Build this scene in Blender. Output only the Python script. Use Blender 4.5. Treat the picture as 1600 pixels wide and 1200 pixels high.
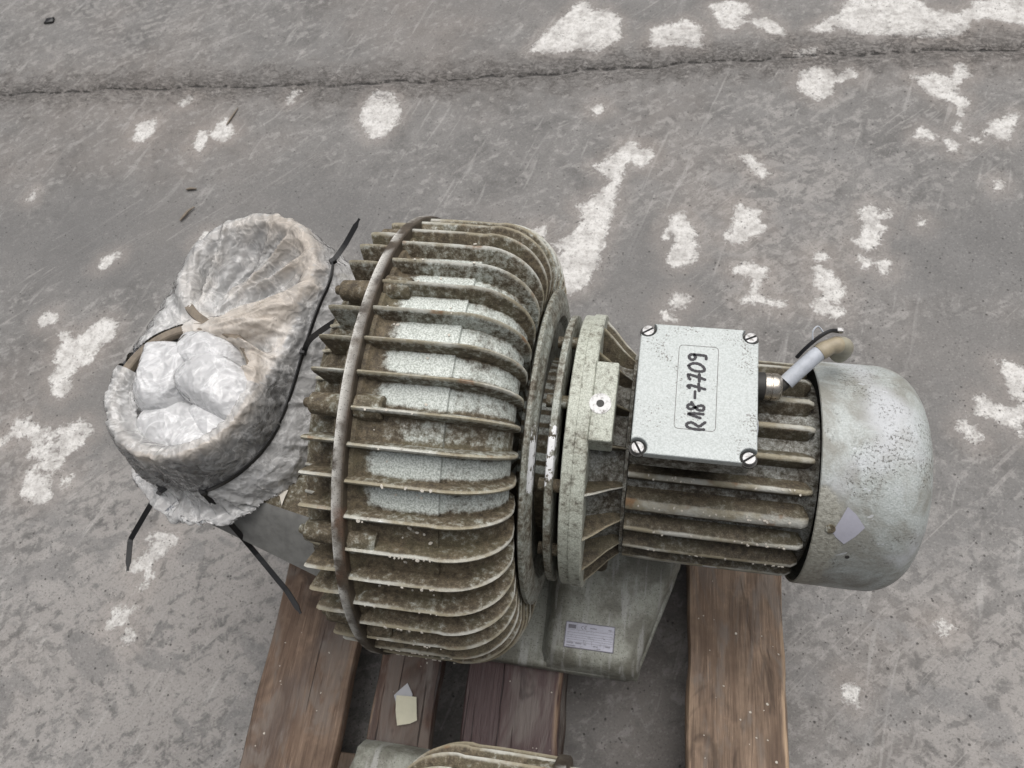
import bpy, bmesh, math, random
import numpy as np
from mathutils import Vector, Matrix, noise as mnoise

# ---------------------------------------------------------------- clear
for o in list(bpy.data.objects):
    bpy.data.objects.remove(o)
scene = bpy.context.scene
COL = scene.collection
R = math.radians
random.seed(7)

# ---------------------------------------------------------------- camera
cam_data = bpy.data.cameras.new('camera')
cam = bpy.data.objects.new('camera', cam_data)
COL.objects.link(cam)
scene.camera = cam
PITCH, YAW, ROLL = 1.0635, 0.3716, -0.2405
fwd = Vector((-math.sin(YAW) * math.cos(PITCH), math.cos(YAW) * math.cos(PITCH), -math.sin(PITCH)))
rgt = Vector((math.cos(YAW), math.sin(YAW), 0))
upv = rgt.cross(fwd)
r2 = rgt * math.cos(ROLL) + upv * math.sin(ROLL)
u2 = upv * math.cos(ROLL) - rgt * math.sin(ROLL)
cm = Matrix((r2, u2, -fwd)).transposed().to_4x4()
cm.translation = Vector((0, -0.38, 1.3486))
cam.matrix_world = cm
cam_data.sensor_fit = 'HORIZONTAL'
cam_data.sensor_width = 36.0
cam_data.lens = 36.0 * 1175.16 / 1600
cam_data.clip_start = 0.02
cam_data.clip_end = 200
cam_data.dof.use_dof = True            # phone lens, wide open: the yard is slightly soft
cam_data.dof.focus_distance = 0.80
cam_data.dof.aperture_fstop = 13.0

# ---------------------------------------------------------------- sky and light (overcast yard)
SUN_EL, SUN_AZ = R(72), R(20)
world = bpy.data.worlds.new('World')
scene.world = world
world.use_nodes = True
wn = world.node_tree.nodes
wl = world.node_tree.links
wn.clear()
sky = wn.new('ShaderNodeTexSky')
sky.sky_type = 'NISHITA'
sky.sun_disc = False
sky.sun_elevation = SUN_EL
sky.sun_rotation = SUN_AZ
sky.air_density = 1.0
sky.dust_density = 8.0
sky.ozone_density = 0.6
bg = wn.new('ShaderNodeBackground')
bg.inputs['Strength'].default_value = 0.05
wo = wn.new('ShaderNodeOutputWorld')
hs = wn.new('ShaderNodeHueSaturation')      # cloud cover takes most of the blue out
hs.inputs['Saturation'].default_value = 0.3
wl.new(sky.outputs[0], hs.inputs['Color'])
wl.new(hs.outputs[0], bg.inputs[0])
wl.new(bg.outputs[0], wo.inputs[0])
sun_data = bpy.data.lights.new('sun', 'SUN')
sun_data.energy = 1.5
sun_data.angle = R(75)
sun_data.color = (1.0, 0.975, 0.955)
sun = bpy.data.objects.new('sun', sun_data)
COL.objects.link(sun)
sdir = Vector((math.sin(SUN_AZ) * math.cos(SUN_EL), math.cos(SUN_AZ) * math.cos(SUN_EL), math.sin(SUN_EL)))
sun.rotation_euler = sdir.to_track_quat('Z', 'Y').to_euler()

vs = scene.view_settings
vs.view_transform = 'Standard'
vs.look = 'None'
vs.exposure = 0.68
vs.gamma = 1.0
vs.use_curve_mapping = False
scene.render.engine = 'CYCLES'
scene.cycles.max_bounces = 5
scene.cycles.diffuse_bounces = 3
scene.cycles.glossy_bounces = 2
scene.cycles.transparent_max_bounces = 16
scene.render.resolution_x = 1024
scene.render.resolution_y = 768

# ---------------------------------------------------------------- object helpers
def link(name, me, mat, parent=None, loc=(0, 0, 0), rot=(0, 0, 0)):
    o = bpy.data.objects.new(name, me)
    COL.objects.link(o)
    if mat is not None and me is not None and not me.materials:
        me.materials.append(mat)
    o.parent = parent
    o.location = loc
    o.rotation_euler = rot
    return o

def mesh(name, verts, faces, mat=None, parent=None, smooth=True, angle=35, loc=(0, 0, 0), rot=(0, 0, 0), attrs=None, recalc=True):
    me = bpy.data.meshes.new(name)
    me.from_pydata([tuple(v) for v in verts], [], [tuple(f) for f in faces])
    if attrs:
        for k, a in attrs.items():
            at = me.attributes.new(k, 'FLOAT', 'POINT')
            at.data.foreach_set('value', np.asarray(a, dtype=np.float32))
    if recalc:
        bm = bmesh.new(); bm.from_mesh(me)
        bmesh.ops.recalc_face_normals(bm, faces=bm.faces)
        bm.to_mesh(me); bm.free()
    if smooth:
        me.shade_smooth()
        if angle < 180:
            me.set_sharp_from_angle(angle=R(angle))
    return link(name, me, mat, parent, loc, rot)

def empty(name, loc=(0, 0, 0), rz=0):
    o = bpy.data.objects.new(name, None)
    COL.objects.link(o)
    o.location = loc
    o.rotation_euler = (0, 0, rz)
    o.empty_display_size = 0.1
    return o

def tag(o, label=None, cat=None, group=None, kind=None):
    if label: o['label'] = label
    if cat: o['category'] = cat
    if group: o['group'] = group
    if kind: o['kind'] = kind
    return o

ZL = 0.309            # axis height above the pallet top
def pt(x, r, phi):    # machine coordinates: phi 0 = towards the viewer, 90 = up
    return (x, -r * math.cos(phi), ZL + r * math.sin(phi))

def lathe(profile, n=96, closed_ends=True, a0=0.0, a1=2 * math.pi):
    full = abs(a1 - a0 - 2 * math.pi) < 1e-6
    m = n if full else n + 1
    V, F = [], []
    for (x, r) in profile:
        for i in range(m):
            V.append(pt(x, r, a0 + (a1 - a0) * i / n))
    for j in range(len(profile) - 1):
        for i in range(n):
            a = j * m + i
            b = j * m + (i + 1) % m
            F.append((a, b, b + m, a + m))
    if closed_ends and full:
        if profile[0][1] > 1e-5: F.append(tuple(range(m - 1, -1, -1)))
        if profile[-1][1] > 1e-5: F.append(tuple((len(profile) - 1) * m + i for i in range(m)))
    return V, F

def cyl_between(p0, p1, r, n=20, r1=None, bev=0.0):
    p0, p1 = Vector(p0), Vector(p1)
    r1 = r if r1 is None else r1
    d = (p1 - p0).normalized()
    a = d.orthogonal().normalized(); b = d.cross(a)
    L = (p1 - p0).length
    prof = [(0, r - bev), (bev, r), (L - bev, r1), (L, r1 - bev)] if bev > 0 else [(0, r), (L, r1)]
    V, F = [], []
    for (t, rr) in prof:
        for i in range(n):
            an = 2 * math.pi * i / n
            V.append(p0 + d * t + (a * math.cos(an) + b * math.sin(an)) * rr)
    for j in range(len(prof) - 1):
        for i in range(n):
            q, w = j * n + i, j * n + (i + 1) % n
            F.append((q, w, w + n, q + n))
    F.append(tuple(range(n - 1, -1, -1)))
    F.append(tuple((len(prof) - 1) * n + i for i in range(n)))
    return V, F

def join(*parts):
    V, F = [], []
    for v, f in parts:
        o = len(V)
        V += [tuple(p) for p in v]
        F += [tuple(i + o for i in q) for q in f]
    return V, F

def catmull(pts, k=8, closed=False):
    P = [Vector(p) for p in pts]
    out = []
    n = len(P)
    rng = range(n) if closed else range(n - 1)
    for i in rng:
        if closed:
            a, b, c, d = P[(i - 1) % n], P[i], P[(i + 1) % n], P[(i + 2) % n]
        else:
            a, b, c, d = P[max(i - 1, 0)], P[i], P[i + 1], P[min(i + 2, n - 1)]
        for j in range(k):
            t = j / k
            out.append(0.5 * ((2 * b) + (c - a) * t + (2 * a - 5 * b + 4 * c - d) * t * t + (3 * b - a - 3 * c + d) * t ** 3))
    if not closed: out.append(P[-1])
    return out

def tube(path, rad, n=14, cap=True):
    """round tube along a path; rad may be a function of 0..1"""
    P = [Vector(p) for p in path]
    m = len(P)
    V, F = [], []
    t0 = (P[1] - P[0]).normalized()
    a = t0.orthogonal().normalized()
    for i in range(m):
        t = (P[min(i + 1, m - 1)] - P[max(i - 1, 0)]).normalized()
        a = (a - t * a.dot(t)).normalized(); b = t.cross(a)
        r = rad(i / (m - 1)) if callable(rad) else rad
        for k in range(n):
            an = 2 * math.pi * k / n
            V.append(P[i] + (a * math.cos(an) + b * math.sin(an)) * r)
    for i in range(m - 1):
        for k in range(n):
            q, w = i * n + k, i * n + (k + 1) % n
            F.append((q, w, w + n, q + n))
    if cap:
        F.append(tuple(range(n - 1, -1, -1))); F.append(tuple((m - 1) * n + k for k in range(n)))
    return V, F

def strap(path, normals, w, t, taper_end=False):
    """flat strap: width w across, thickness t along the given normals"""
    P = [Vector(p) for p in path]
    m = len(P)
    V, F = [], []
    for i in range(m):
        tg = (P[min(i + 1, m - 1)] - P[max(i - 1, 0)]).normalized()
        nn = Vector(normals[i]); nn = (nn - tg * nn.dot(tg)).normalized()
        sd = tg.cross(nn)
        ww = w * (0.45 if taper_end and i >= m - 2 else 1)
        for (a, b) in ((-1, -1), (1, -1), (1, 1), (-1, 1)):
            V.append(P[i] + sd * (a * ww / 2) + nn * (b * t / 2))
    for i in range(m - 1):
        for k in range(4):
            q, e = i * 4 + k, i * 4 + (k + 1) % 4
            F.append((q, e, e + 4, q + 4))
    F.append((3, 2, 1, 0)); F.append(tuple((m - 1) * 4 + k for k in range(4)))
    return V, F

def boxmesh(sx, sy, sz, bev=0.002, seg=2, center=(0, 0, 0)):
    bm = bmesh.new()
    bmesh.ops.create_cube(bm, size=1)
    for v in bm.verts:
        v.co = Vector((v.co.x * sx, v.co.y * sy, v.co.z * sz)) + Vector(center)
    if bev > 0:
        bmesh.ops.bevel(bm, geom=bm.edges[:], offset=bev, segments=seg, affect='EDGES', profile=0.5)
    V = [tuple(v.co) for v in bm.verts]
    bm.verts.index_update()
    F = [tuple(v.index for v in f.verts) for f in bm.faces]
    bm.free()
    return V, F

def prism(outline, z0, z1, bev=0.0):
    """vertical prism from a ccw outline, the top edge rounded by bev"""
    n = len(outline)
    O = [Vector((p[0], p[1])) for p in outline]
    def inset(d):
        out = []
        for i in range(n):
            a, b, c = O[i - 1], O[i], O[(i + 1) % n]
            e1, e2 = (b - a).normalized(), (c - b).normalized()
            nn = Vector((-(e1.y + e2.y), e1.x + e2.x))
            if nn.length < 1e-6: nn = Vector((-e1.y, e1.x))
            nn.normalize()
            k = max(0.35, nn.dot(Vector((-e1.y, e1.x))))
            out.append(b + nn * d / k)
        return out
    rings = [(0, z0)]
    if bev > 0:
        for q in range(5):
            an = q / 4 * math.pi / 2
            rings.append((bev * (1 - math.cos(an)), z1 - bev + bev * math.sin(an)))
    else:
        rings.append((0, z1))
    V, F = [], []
    for d, z in rings:
        for p in (inset(d) if d > 0 else O):
            V.append((p.x, p.y, z))
    for j in range(len(rings) - 1):
        for i in range(n):
            a, b = j * n + i, j * n + (i + 1) % n
            F.append((a, b, b + n, a + n))
    F.append(tuple(range(n - 1, -1, -1)))
    F.append(tuple((len(rings) - 1) * n + i for i in range(n)))
    return V, F

def rrect(x0, x1, y0, y1, r, k=6):
    out = []
    for (cx, cy, a0) in ((x1 - r, y0 + r, -90), (x1 - r, y1 - r, 0), (x0 + r, y1 - r, 90), (x0 + r, y0 + r, 180)):
        for i in range(k + 1):
            a = R(a0 + 90 * i / k)
            out.append((cx + r * math.cos(a), cy + r * math.sin(a)))
    return out

def frame_strip(outer, inner, z0, z1):
    n = len(outer)
    V = [(p[0], p[1], z1) for p in outer] + [(p[0], p[1], z1) for p in inner] + [(p[0], p[1], z0) for p in outer] + [(p[0], p[1], z0) for p in inner]
    F = []
    for i in range(n):
        j = (i + 1) % n
        F.append((i, j, n + j, n + i)); F.append((2 * n + i, 2 * n + j, j, i)); F.append((n + i, n + j, 3 * n + j, 3 * n + i)); F.append((3 * n + i, 3 * n + j, 2 * n + j, 2 * n + i))
    return V, F

def fbm(p, oct=3):
    s, a, t = 0.0, 1.0, 0.0
    p = Vector(p)
    for _ in range(oct):
        s += a * mnoise.noise(p); t += a
        p = p * 2.03 + Vector((3.1, 1.7, 5.3)); a *= 0.5
    return s / t

def sstep(a, b, x):
    t = min(1.0, max(0.0, (x - a) / (b - a)))
    return t * t * (3 - 2 * t)

# ---------------------------------------------------------------- material helpers
class Mat:
    def __init__(self, name):
        self.m = bpy.data.materials.new(name)
        self.m.use_nodes = True
        self.t = self.m.node_tree
        self.t.nodes.clear()
        self.out = self.n('ShaderNodeOutputMaterial')
        self._pos = None
    def n(self, typ, **kw):
        nd = self.t.nodes.new(typ)
        for k, v in kw.items(): setattr(nd, k, v)
        return nd
    def put(self, sock, v):
        if v is None: return
        if isinstance(v, bpy.types.NodeSocket): self.t.links.new(v, sock)
        elif isinstance(v, (tuple, list)) and len(v) == 3 and sock.type == 'RGBA': sock.default_value = (*v, 1)
        else: sock.default_value = v
    def pos(self):
        if self._pos is None: self._pos = self.n('ShaderNodeNewGeometry').outputs['Position']
        return self._pos
    def obj(self): return self.n('ShaderNodeTexCoord').outputs['Object']
    def map(self, vec, scale=(1, 1, 1), rot=(0, 0, 0), loc=(0, 0, 0)):
        if any(rot) and len(set(scale)) > 1:      # turn first, stretch afterwards
            vec = self.map(vec, (1, 1, 1), rot); rot = (0, 0, 0)
        nd = self.n('ShaderNodeMapping')
        self.put(nd.inputs['Vector'], vec)
        nd.inputs['Scale'].default_value = scale; nd.inputs['Rotation'].default_value = rot; nd.inputs['Location'].default_value = loc
        return nd.outputs[0]
    def noise(self, scale, detail=3, rough=0.55, vec=None, dist=0.0):
        nd = self.n('ShaderNodeTexNoise')
        self.put(nd.inputs['Vector'], vec if vec is not None else self.pos())
        nd.inputs['Scale'].default_value = scale; nd.inputs['Detail'].default_value = detail
        nd.inputs['Roughness'].default_value = rough; nd.inputs['Distortion'].default_value = dist
        return nd.outputs['Fac']
    def voro(self, scale, vec=None, feature='F1', rnd=1.0):
        nd = self.n('ShaderNodeTexVoronoi', feature=feature)
        self.put(nd.inputs['Vector'], vec if vec is not None else self.pos())
        nd.inputs['Scale'].default_value = scale; nd.inputs['Randomness'].default_value = rnd
        return nd.outputs['Distance']
    def math(self, op, a, b=None, c=None, clamp=False):
        nd = self.n('ShaderNodeMath', operation=op, use_clamp=clamp)
        self.put(nd.inputs[0], a); self.put(nd.inputs[1], b)
        if c is not None: self.put(nd.inputs[2], c)
        return nd.outputs[0]
    def add(self, a, b): return self.math('ADD', a, b)
    def mul(self, a, b): return self.math('MULTIPLY', a, b)
    def step(self, a, b, x):
        nd = self.n('ShaderNodeMapRange', interpolation_type='SMOOTHSTEP')
        self.put(nd.inputs['Value'], x)
        nd.inputs['From Min'].default_value = a; nd.inputs['From Max'].default_value = b
        return nd.outputs['Result']
    def lin(self, x, a, b, c, d):
        nd = self.n('ShaderNodeMapRange')
        self.put(nd.inputs['Value'], x)
        for k, v in zip(('From Min', 'From Max', 'To Min', 'To Max'), (a, b, c, d)): nd.inputs[k].default_value = v
        return nd.outputs['Result']
    def mix(self, f, a, b, blend='MIX'):
        nd = self.n('ShaderNodeMix', data_type='RGBA', blend_type=blend)
        self.put(nd.inputs['Factor'], f); self.put(nd.inputs['A'], None)
        self.put(nd.inputs[6], a); self.put(nd.inputs[7], b)
        return nd.outputs[2]
    def attr(self, name, typ='GEOMETRY'):
        nd = self.n('ShaderNodeAttribute', attribute_type=typ, attribute_name=name)
        return nd.outputs['Fac']
    def bump(self, h, strength=0.5, dist=0.002, normal=None):
        nd = self.n('ShaderNodeBump')
        nd.inputs['Strength'].default_value = strength; nd.inputs['Distance'].default_value = dist
        self.put(nd.inputs['Height'], h); self.put(nd.inputs['Normal'], normal)
        return nd.outputs[0]
    def bsdf(self, color, rough=0.6, metal=0.0, normal=None, **kw):
        nd = self.n('ShaderNodeBsdfPrincipled')
        self.put(nd.inputs['Base Color'], color); self.put(nd.inputs['Roughness'], rough); self.put(nd.inputs['Metallic'], metal)
        self.put(nd.inputs['Normal'], normal)
        for k, v in kw.items(): self.put(nd.inputs[k], v)
        return nd.outputs[0]
    def done(self, sh):
        self.t.links.new(sh, self.out.inputs['Surface'])
        return self.m
    def done_bsdf(self, *a, **k): return self.done(self.bsdf(*a, **k))

# ---------------------------------------------------------------- materials
def m_ground():
    M = Mat('damp_concrete')
    p = M.pos()
    big = M.noise(1.7, 3, 0.6)
    mid = M.noise(8, 5, 0.65, dist=0.8)
    fine = M.noise(46, 5, 0.68, dist=0.5)
    grit = M.noise(260, 3, 0.65)
    st1 = M.noise(1, 4, 0.65, M.map(p, (10, 42, 1), (0, 0, R(-36))), 1.0)
    st2 = M.noise(1, 3, 0.6, M.map(p, (48, 5, 1), (0, 0, R(14))), 0.6)
    pale = M.attr('pale')
    col = M.mix(M.step(0.28, 0.72, mid), (0.122, 0.119, 0.115), (0.205, 0.199, 0.192))
    col = M.mix(M.mul(M.step(0.44, 0.66, big), 0.50), col, (0.208, 0.185, 0.168))
    calm = M.step(0.30, 0.75, M.add(M.attr('calm'), M.mul(M.add(M.noise(5, 4, 0.6, dist=0.8), -0.5), 0.9)))
    busy = M.lin(calm, 0, 1, 1.0, 0.22)
    col = M.mix(M.mul(calm, 0.75), col, M.mix(M.step(0.3, 0.7, big), (0.132, 0.130, 0.128), (0.168, 0.163, 0.157)))
    # limey film, broken into a mottled skin
    film = M.add(M.add(M.mul(fine, 0.62), M.mul(st1, 0.42)), M.mul(pale, 0.22))
    fm = M.step(0.535, 0.64, film)
    col = M.mix(M.mul(M.mul(fm, busy), 0.52), col, M.mix(pale, (0.335, 0.325, 0.312), (0.395, 0.362, 0.338)))
    dk = M.step(0.46, 0.34, M.add(M.mul(fine, 0.7), M.mul(mid, 0.28)))
    col = M.mix(M.mul(M.mul(dk, busy), 0.48), col, (0.085, 0.081, 0.077))
    col = M.mix(M.mul(M.mul(M.step(0.60, 0.70, st2), busy), 0.32), col, (0.42, 0.41, 0.395))
    # brush and wheel marks
    bm_ = M.noise(1, 3, 0.6, M.map(p, (3.5, 95, 1), (0, 0, R(-48))), 1.6)
    col = M.mix(M.mul(M.mul(M.step(0.60, 0.68, bm_), M.step(0.45, 0.60, M.noise(2.6, 2, 0.5, M.map(p, loc=(7, 3, 0))))), 0.40), col, (0.37, 0.355, 0.34))
    # smooth damp stains where the skin is thick
    damp = M.mul(M.step(0.55, 0.60, M.add(M.noise(8.0, 2, 0.45, M.map(p, (1, 1.7, 1), (0, 0, R(25)), (4, 2, 0)), 0.4), M.mul(M.add(fine, -0.5), 0.26))), M.lin(pale, 0.0, 0.4, 0.25, 1.0))
    col = M.mix(M.mul(damp, 0.55), col, (0.140, 0.137, 0.134))
    vs_ = M.voro(30, M.map(p, (1, 1.35, 1), (0, 0, 0.4)))
    spots = M.mul(M.step(0.36, 0.20, M.add(vs_, M.mul(M.add(fine, -0.5), 0.3))), M.step(0.46, 0.58, M.noise(3.6, 2)))
    col = M.mix(M.mul(M.mul(spots, busy), 0.35), col, (0.145, 0.14, 0.135))
    # worn-through light patches
    pa = M.add(M.attr('patch'), M.add(M.mul(M.add(M.noise(42, 5, 0.76, dist=0.8), -0.5), 0.058), M.mul(M.add(M.noise(150, 4, 0.7), -0.5), 0.022)))
    pm = M.step(-0.0070, 0.0040, pa)
    col = M.mix(M.mul(M.step(-0.05, 0.0, pa), 0.25), col, (0.37, 0.325, 0.29))
    pcol = M.mix(M.step(0.42, 0.72, M.noise(80, 4, 0.72)), (0.64, 0.63, 0.61), (0.40, 0.385, 0.365))
    col = M.mix(M.mul(pm, M.lin(M.noise(26, 4, 0.6), 0.35, 0.55, 0.50, 1.0)), col, pcol)
    # grime along the joint
    jd = M.attr('joint')
    jn = M.add(jd, M.mul(M.add(M.noise(22, 4, 0.7), -0.5), 0.26))
    crumb = M.noise(68, 4, 0.78, M.map(p, (1, 2.2, 1)), 1.2)
    gr = M.mul(M.step(0.10, 0.0, jn), M.step(0.47, 0.57, crumb))
    col = M.mix(M.mul(M.step(0.16, 0.0, jn), 0.25), col, (0.20, 0.175, 0.155))
    col = M.mix(M.mul(gr, 0.85), col, (0.075, 0.068, 0.062))
    cr = M.step(0.0070, 0.0025, M.add(jd, M.mul(M.add(M.noise(50, 4, 0.7), -0.40), 0.022)))
    col = M.mix(M.mul(cr, 0.92), col, (0.03, 0.028, 0.026))
    # pinholes and grit
    ph = M.math('MAXIMUM', M.step(0.11, 0.05, M.voro(42)), M.mul(M.step(0.20, 0.10, M.voro(120)), M.step(0.5, 0.6, mid)))
    col = M.mix(M.mul(ph, 0.8), col, (0.05, 0.047, 0.044))
    col = M.mix(M.mul(M.step(0.56, 0.66, grit), 0.50), col, (0.08, 0.076, 0.072))
    col = M.mix(M.mul(M.step(0.42, 0.32, grit), 0.22), col, (0.50, 0.48, 0.46))
    rough = M.lin(M.add(M.mul(damp, -0.6), M.mul(fine, 0.7)), -0.5, 0.8, 0.42, 0.88)
    h = M.add(M.add(M.mul(fine, 0.7), M.mul(grit, 0.30)), M.add(M.mul(pm, -0.25), M.add(M.mul(ph, -0.5), M.add(M.mul(cr, -2.0), M.mul(gr, -0.6)))))
    return M.done_bsdf(col, rough, 0, M.bump(h, 0.7, 0.004))

def grime_nodes(M, clean, paint_a=(0.40, 0.435, 0.40), paint_b=(0.66, 0.70, 0.665), dm=1.0):
    return _grime(M, clean, paint_a, paint_b, dm)

def _grime(M, clean, paint_a, paint_b, dm):
    D = lambda *c: tuple(v * dm for v in c)
    """hammer-finish paint under dusty brown grime; clean 0..1 chooses how much shows"""
    n1 = M.noise(24, 5, 0.62)
    n2 = M.noise(150, 4, 0.7)
    hm = M.noise(560, 2, 0.5)
    paint = M.mix(M.step(0.36, 0.62, hm), paint_a, paint_b)
    dirt = M.mix(M.step(0.28, 0.72, n2), D(0.046, 0.035, 0.022), D(0.172, 0.138, 0.088))
    dirt = M.mix(M.mul(M.step(0.42, 0.66, n1), 0.50), dirt, D(0.138, 0.125, 0.072))
    k = M.add(clean, M.add(M.mul(M.add(n1, -0.5), 0.75), M.mul(M.add(n2, -0.5), 1.05)))
    mk = M.step(0.26, 0.74, k)
    col = M.mix(mk, dirt, paint)
    # black oily specks and pale crumbs
    sp = M.noise(820, 1, 0.5)
    col = M.mix(M.mul(M.step(0.60, 0.68, sp), 0.45), col, (0.035, 0.031, 0.025))
    col = M.mix(M.mul(M.step(0.38, 0.30, sp), 0.16), col, (0.50, 0.475, 0.41))
    h = M.add(M.mul(hm, 0.4), M.add(M.mul(n2, 0.8), M.mul(n1, 0.4)))
    rough = M.lin(mk, 0, 1, 0.74, 0.45)
    return col, rough, h, mk, n1, n2

def m_grime(name, base=0.3, dm=1.0, use_attr=False, obj_attr=False, edge=False, strength=0.6, a=(0.40, 0.435, 0.40), b=(0.66, 0.70, 0.665)):
    M = Mat(name)
    cl = base
    if use_attr: cl = M.attr('clean')
    if obj_attr: cl = M.add(M.attr('clean'), M.attr('wipe_light', 'OBJECT'))
    col, rough, h, mk, n1, n2 = grime_nodes(M, cl, a, b, dm)
    if edge:
        e = M.attr('tip')
        ek = M.step(0.54, 0.80, M.add(M.mul(e, 0.54), M.mul(M.noise(22, 5, 0.72), 0.62)))
        col = M.mix(M.mul(ek, 0.75), col, M.mix(M.step(0.45, 0.62, M.noise(16, 4)), (0.33, 0.295, 0.21), (0.56, 0.56, 0.51)))
        rk = M.mul(M.step(0.60, 0.72, M.noise(21, 4, 0.6, M.map(M.pos(), loc=(3, 5, 1)))), M.step(0.3, 0.9, e))
        col = M.mix(M.mul(rk, 0.8), col, (0.20, 0.098, 0.036))
        wk = M.mul(M.step(0.665, 0.70, M.noise(17, 3, 0.6, M.map(M.pos(), loc=(9, 1, 7)))), M.step(0.75, 1.0, e))
        col = M.mix(wk, col, (0.72, 0.73, 0.74))
    return M.done_bsdf(col, rough, 0, M.bump(h, strength, 0.0022))

def m_band():
    M = Mat('stained_band')
    n = M.noise(22, 5, 0.65); f = M.noise(160, 5, 0.7)
    col = M.mix(M.step(0.3, 0.7, n), (0.036, 0.027, 0.020), (0.100, 0.080, 0.058))
    col = M.mix(M.mul(M.step(0.55, 0.72, M.noise(12, 3)), 0.6), col, (0.16, 0.075, 0.045))
    col = M.mix(M.mul(M.step(0.54, 0.70, M.noise(15, 4, 0.6, M.map(M.pos(), loc=(2, 2, 9)))), 0.35), col, (0.19, 0.18, 0.16))
    e = M.attr('tip')
    col = M.mix(M.mul(e, M.step(0.4, 0.6, M.noise(30, 5))), col, (0.62, 0.61, 0.57))
    col = M.mix(M.mul(M.step(0.58, 0.66, M.noise(700, 2)), 0.7), col, (0.03, 0.025, 0.02))
    return M.done_bsdf(col, 0.55, 0, M.bump(M.add(n, f), 0.35, 0.0015))

def m_paint():
    M = Mat('hammer_paint')
    hm = M.noise(560, 2, 0.5)
    col = M.mix(M.step(0.32, 0.68, hm), (0.42, 0.455, 0.445), (0.53, 0.565, 0.56))
    fl = M.step(0.60, 0.66, M.add(M.mul(M.noise(420, 4, 0.7), 0.62), M.mul(M.noise(24, 4, 0.6), 0.42)))
    col = M.mix(M.mul(fl, 0.85), col, (0.12, 0.11, 0.095))
    ed = M.attr('edge')
    col = M.mix(M.mul(M.step(0.35, 0.8, M.add(ed, M.mul(M.add(M.noise(60, 5), -0.5), 0.8))), 0.75), col, (0.20, 0.185, 0.15))
    return M.done_bsdf(col, 0.42, 0.0, M.bump(hm, 0.35, 0.0012))

def m_cover():
    M = Mat('fan_cover_paint')
    p = M.pos()
    hm = M.noise(480, 2, 0.5)
    n1 = M.noise(16, 6, 0.65, dist=0.6)
    col = M.mix(M.step(0.35, 0.65, hm), (0.36, 0.39, 0.378), (0.455, 0.485, 0.475))
    col = M.mix(M.mul(M.step(0.40, 0.62, M.add(n1, M.mul(M.attr('blister'), 0.12))), 0.75), col, (0.20, 0.19, 0.16))
    col = M.mix(M.mul(M.step(0.52, 0.70, M.noise(11, 3, 0.5, M.map(p, (1, 1, 1), (0, 0, 0), (5, 0, 2)))), 0.8), col, (0.53, 0.55, 0.575))
    pk = M.mul(M.step(0.54, 0.62, M.noise(330, 4, 0.75)), M.step(0.40, 0.62, M.noise(19, 5, 0.6, M.map(p, loc=(1, 4, 4)))))
    col = M.mix(M.mul(pk, 0.85), col, (0.10, 0.095, 0.08))
    # blistered, oily paint towards the open rim
    bl = M.attr('blister')
    bk = M.step(0.45, 0.75, M.add(bl, M.mul(M.add(M.noise(30, 5, 0.6), -0.5), 0.9)))
    vr = M.add(M.mul(M.noise(210, 3, 0.6), 0.9), -0.05)
    bc = M.mix(M.step(0.25, 0.65, vr), (0.38, 0.375, 0.325), (0.20, 0.19, 0.155))
    col = M.mix(M.mul(bk, 0.9), col, bc)
    sc = M.step(0.708, 0.72, M.noise(1, 3, 0.5, M.map(p, (20, 160, 160), (0.3, 0.5, 0.2))))
    col = M.mix(M.mul(sc, 0.5), col, (0.62, 0.64, 0.68))
    h = M.add(M.mul(hm, 0.5), M.add(M.mul(pk, -0.4), M.mul(bk, M.mul(vr, -2.0))))
    return M.done_bsdf(col, M.lin(n1, 0.3, 0.7, 0.38, 0.6), 0.0, M.bump(h, 0.5, 0.0018))

def m_ring():
    M = Mat('scraped_ring')
    col, rough, h, mk, n1, n2 = grime_nodes(M, 0.50, (0.27, 0.29, 0.255), (0.44, 0.465, 0.425))
    w = M.step(0.5, 0.56, M.add(M.attr('scrape'), M.mul(M.add(M.noise(75, 5, 0.75), -0.57), 3.0)))
    col = M.mix(w, col, (0.78, 0.79, 0.80))
    return M.done_bsdf(col, M.lin(w, 0, 1, 0.6, 0.35), 0, M.bump(h, 0.5, 0.0018))

def m_foot():
    M = Mat('foot_casting')
    n1 = M.noise(14, 6, 0.65); f = M.noise(190, 4, 0.7)
    col = M.mix(M.step(0.3, 0.7, f), (0.30, 0.31, 0.265), (0.41, 0.42, 0.37))
    col = M.mix(M.mul(M.step(0.42, 0.60, n1), 0.75), col, (0.125, 0.118, 0.092))
    run = M.noise(1, 4, 0.6, M.map(M.pos(), (75, 9, 9)))
    col = M.mix(M.mul(M.step(0.52, 0.66, run), 0.55), col, (0.52, 0.525, 0.51))
    col = M.mix(M.mul(M.step(0.60, 0.66, M.noise(520, 2)), 0.6), col, (0.05, 0.047, 0.04))
    return M.done_bsdf(col, 0.55, 0, M.bump(M.add(f, n1), 0.35, 0.0015))

def m_metal(name, col, rough=0.3, metal=1.0, dirt=0.3):
    M = Mat(name)
    n = M.noise(200, 4, 0.7)
    c = M.mix(M.mul(M.step(0.5, 0.7, n), dirt * 2), col, (0.09, 0.075, 0.055))
    return M.done_bsdf(c, M.lin(n, 0.3, 0.7, rough, rough + 0.2), metal, M.bump(n, 0.2, 0.0006))

def m_plain(name, col, rough=0.5, scale=150, var=0.35, bump=0.2):
    M = Mat(name)
    n = M.noise(scale, 4, 0.65)
    c = M.mix(M.mul(M.step(0.35, 0.75, n), var), col, tuple(v * 0.35 for v in col))
    return M.done_bsdf(c, rough, 0, M.bump(n, bump, 0.0008))

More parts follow.
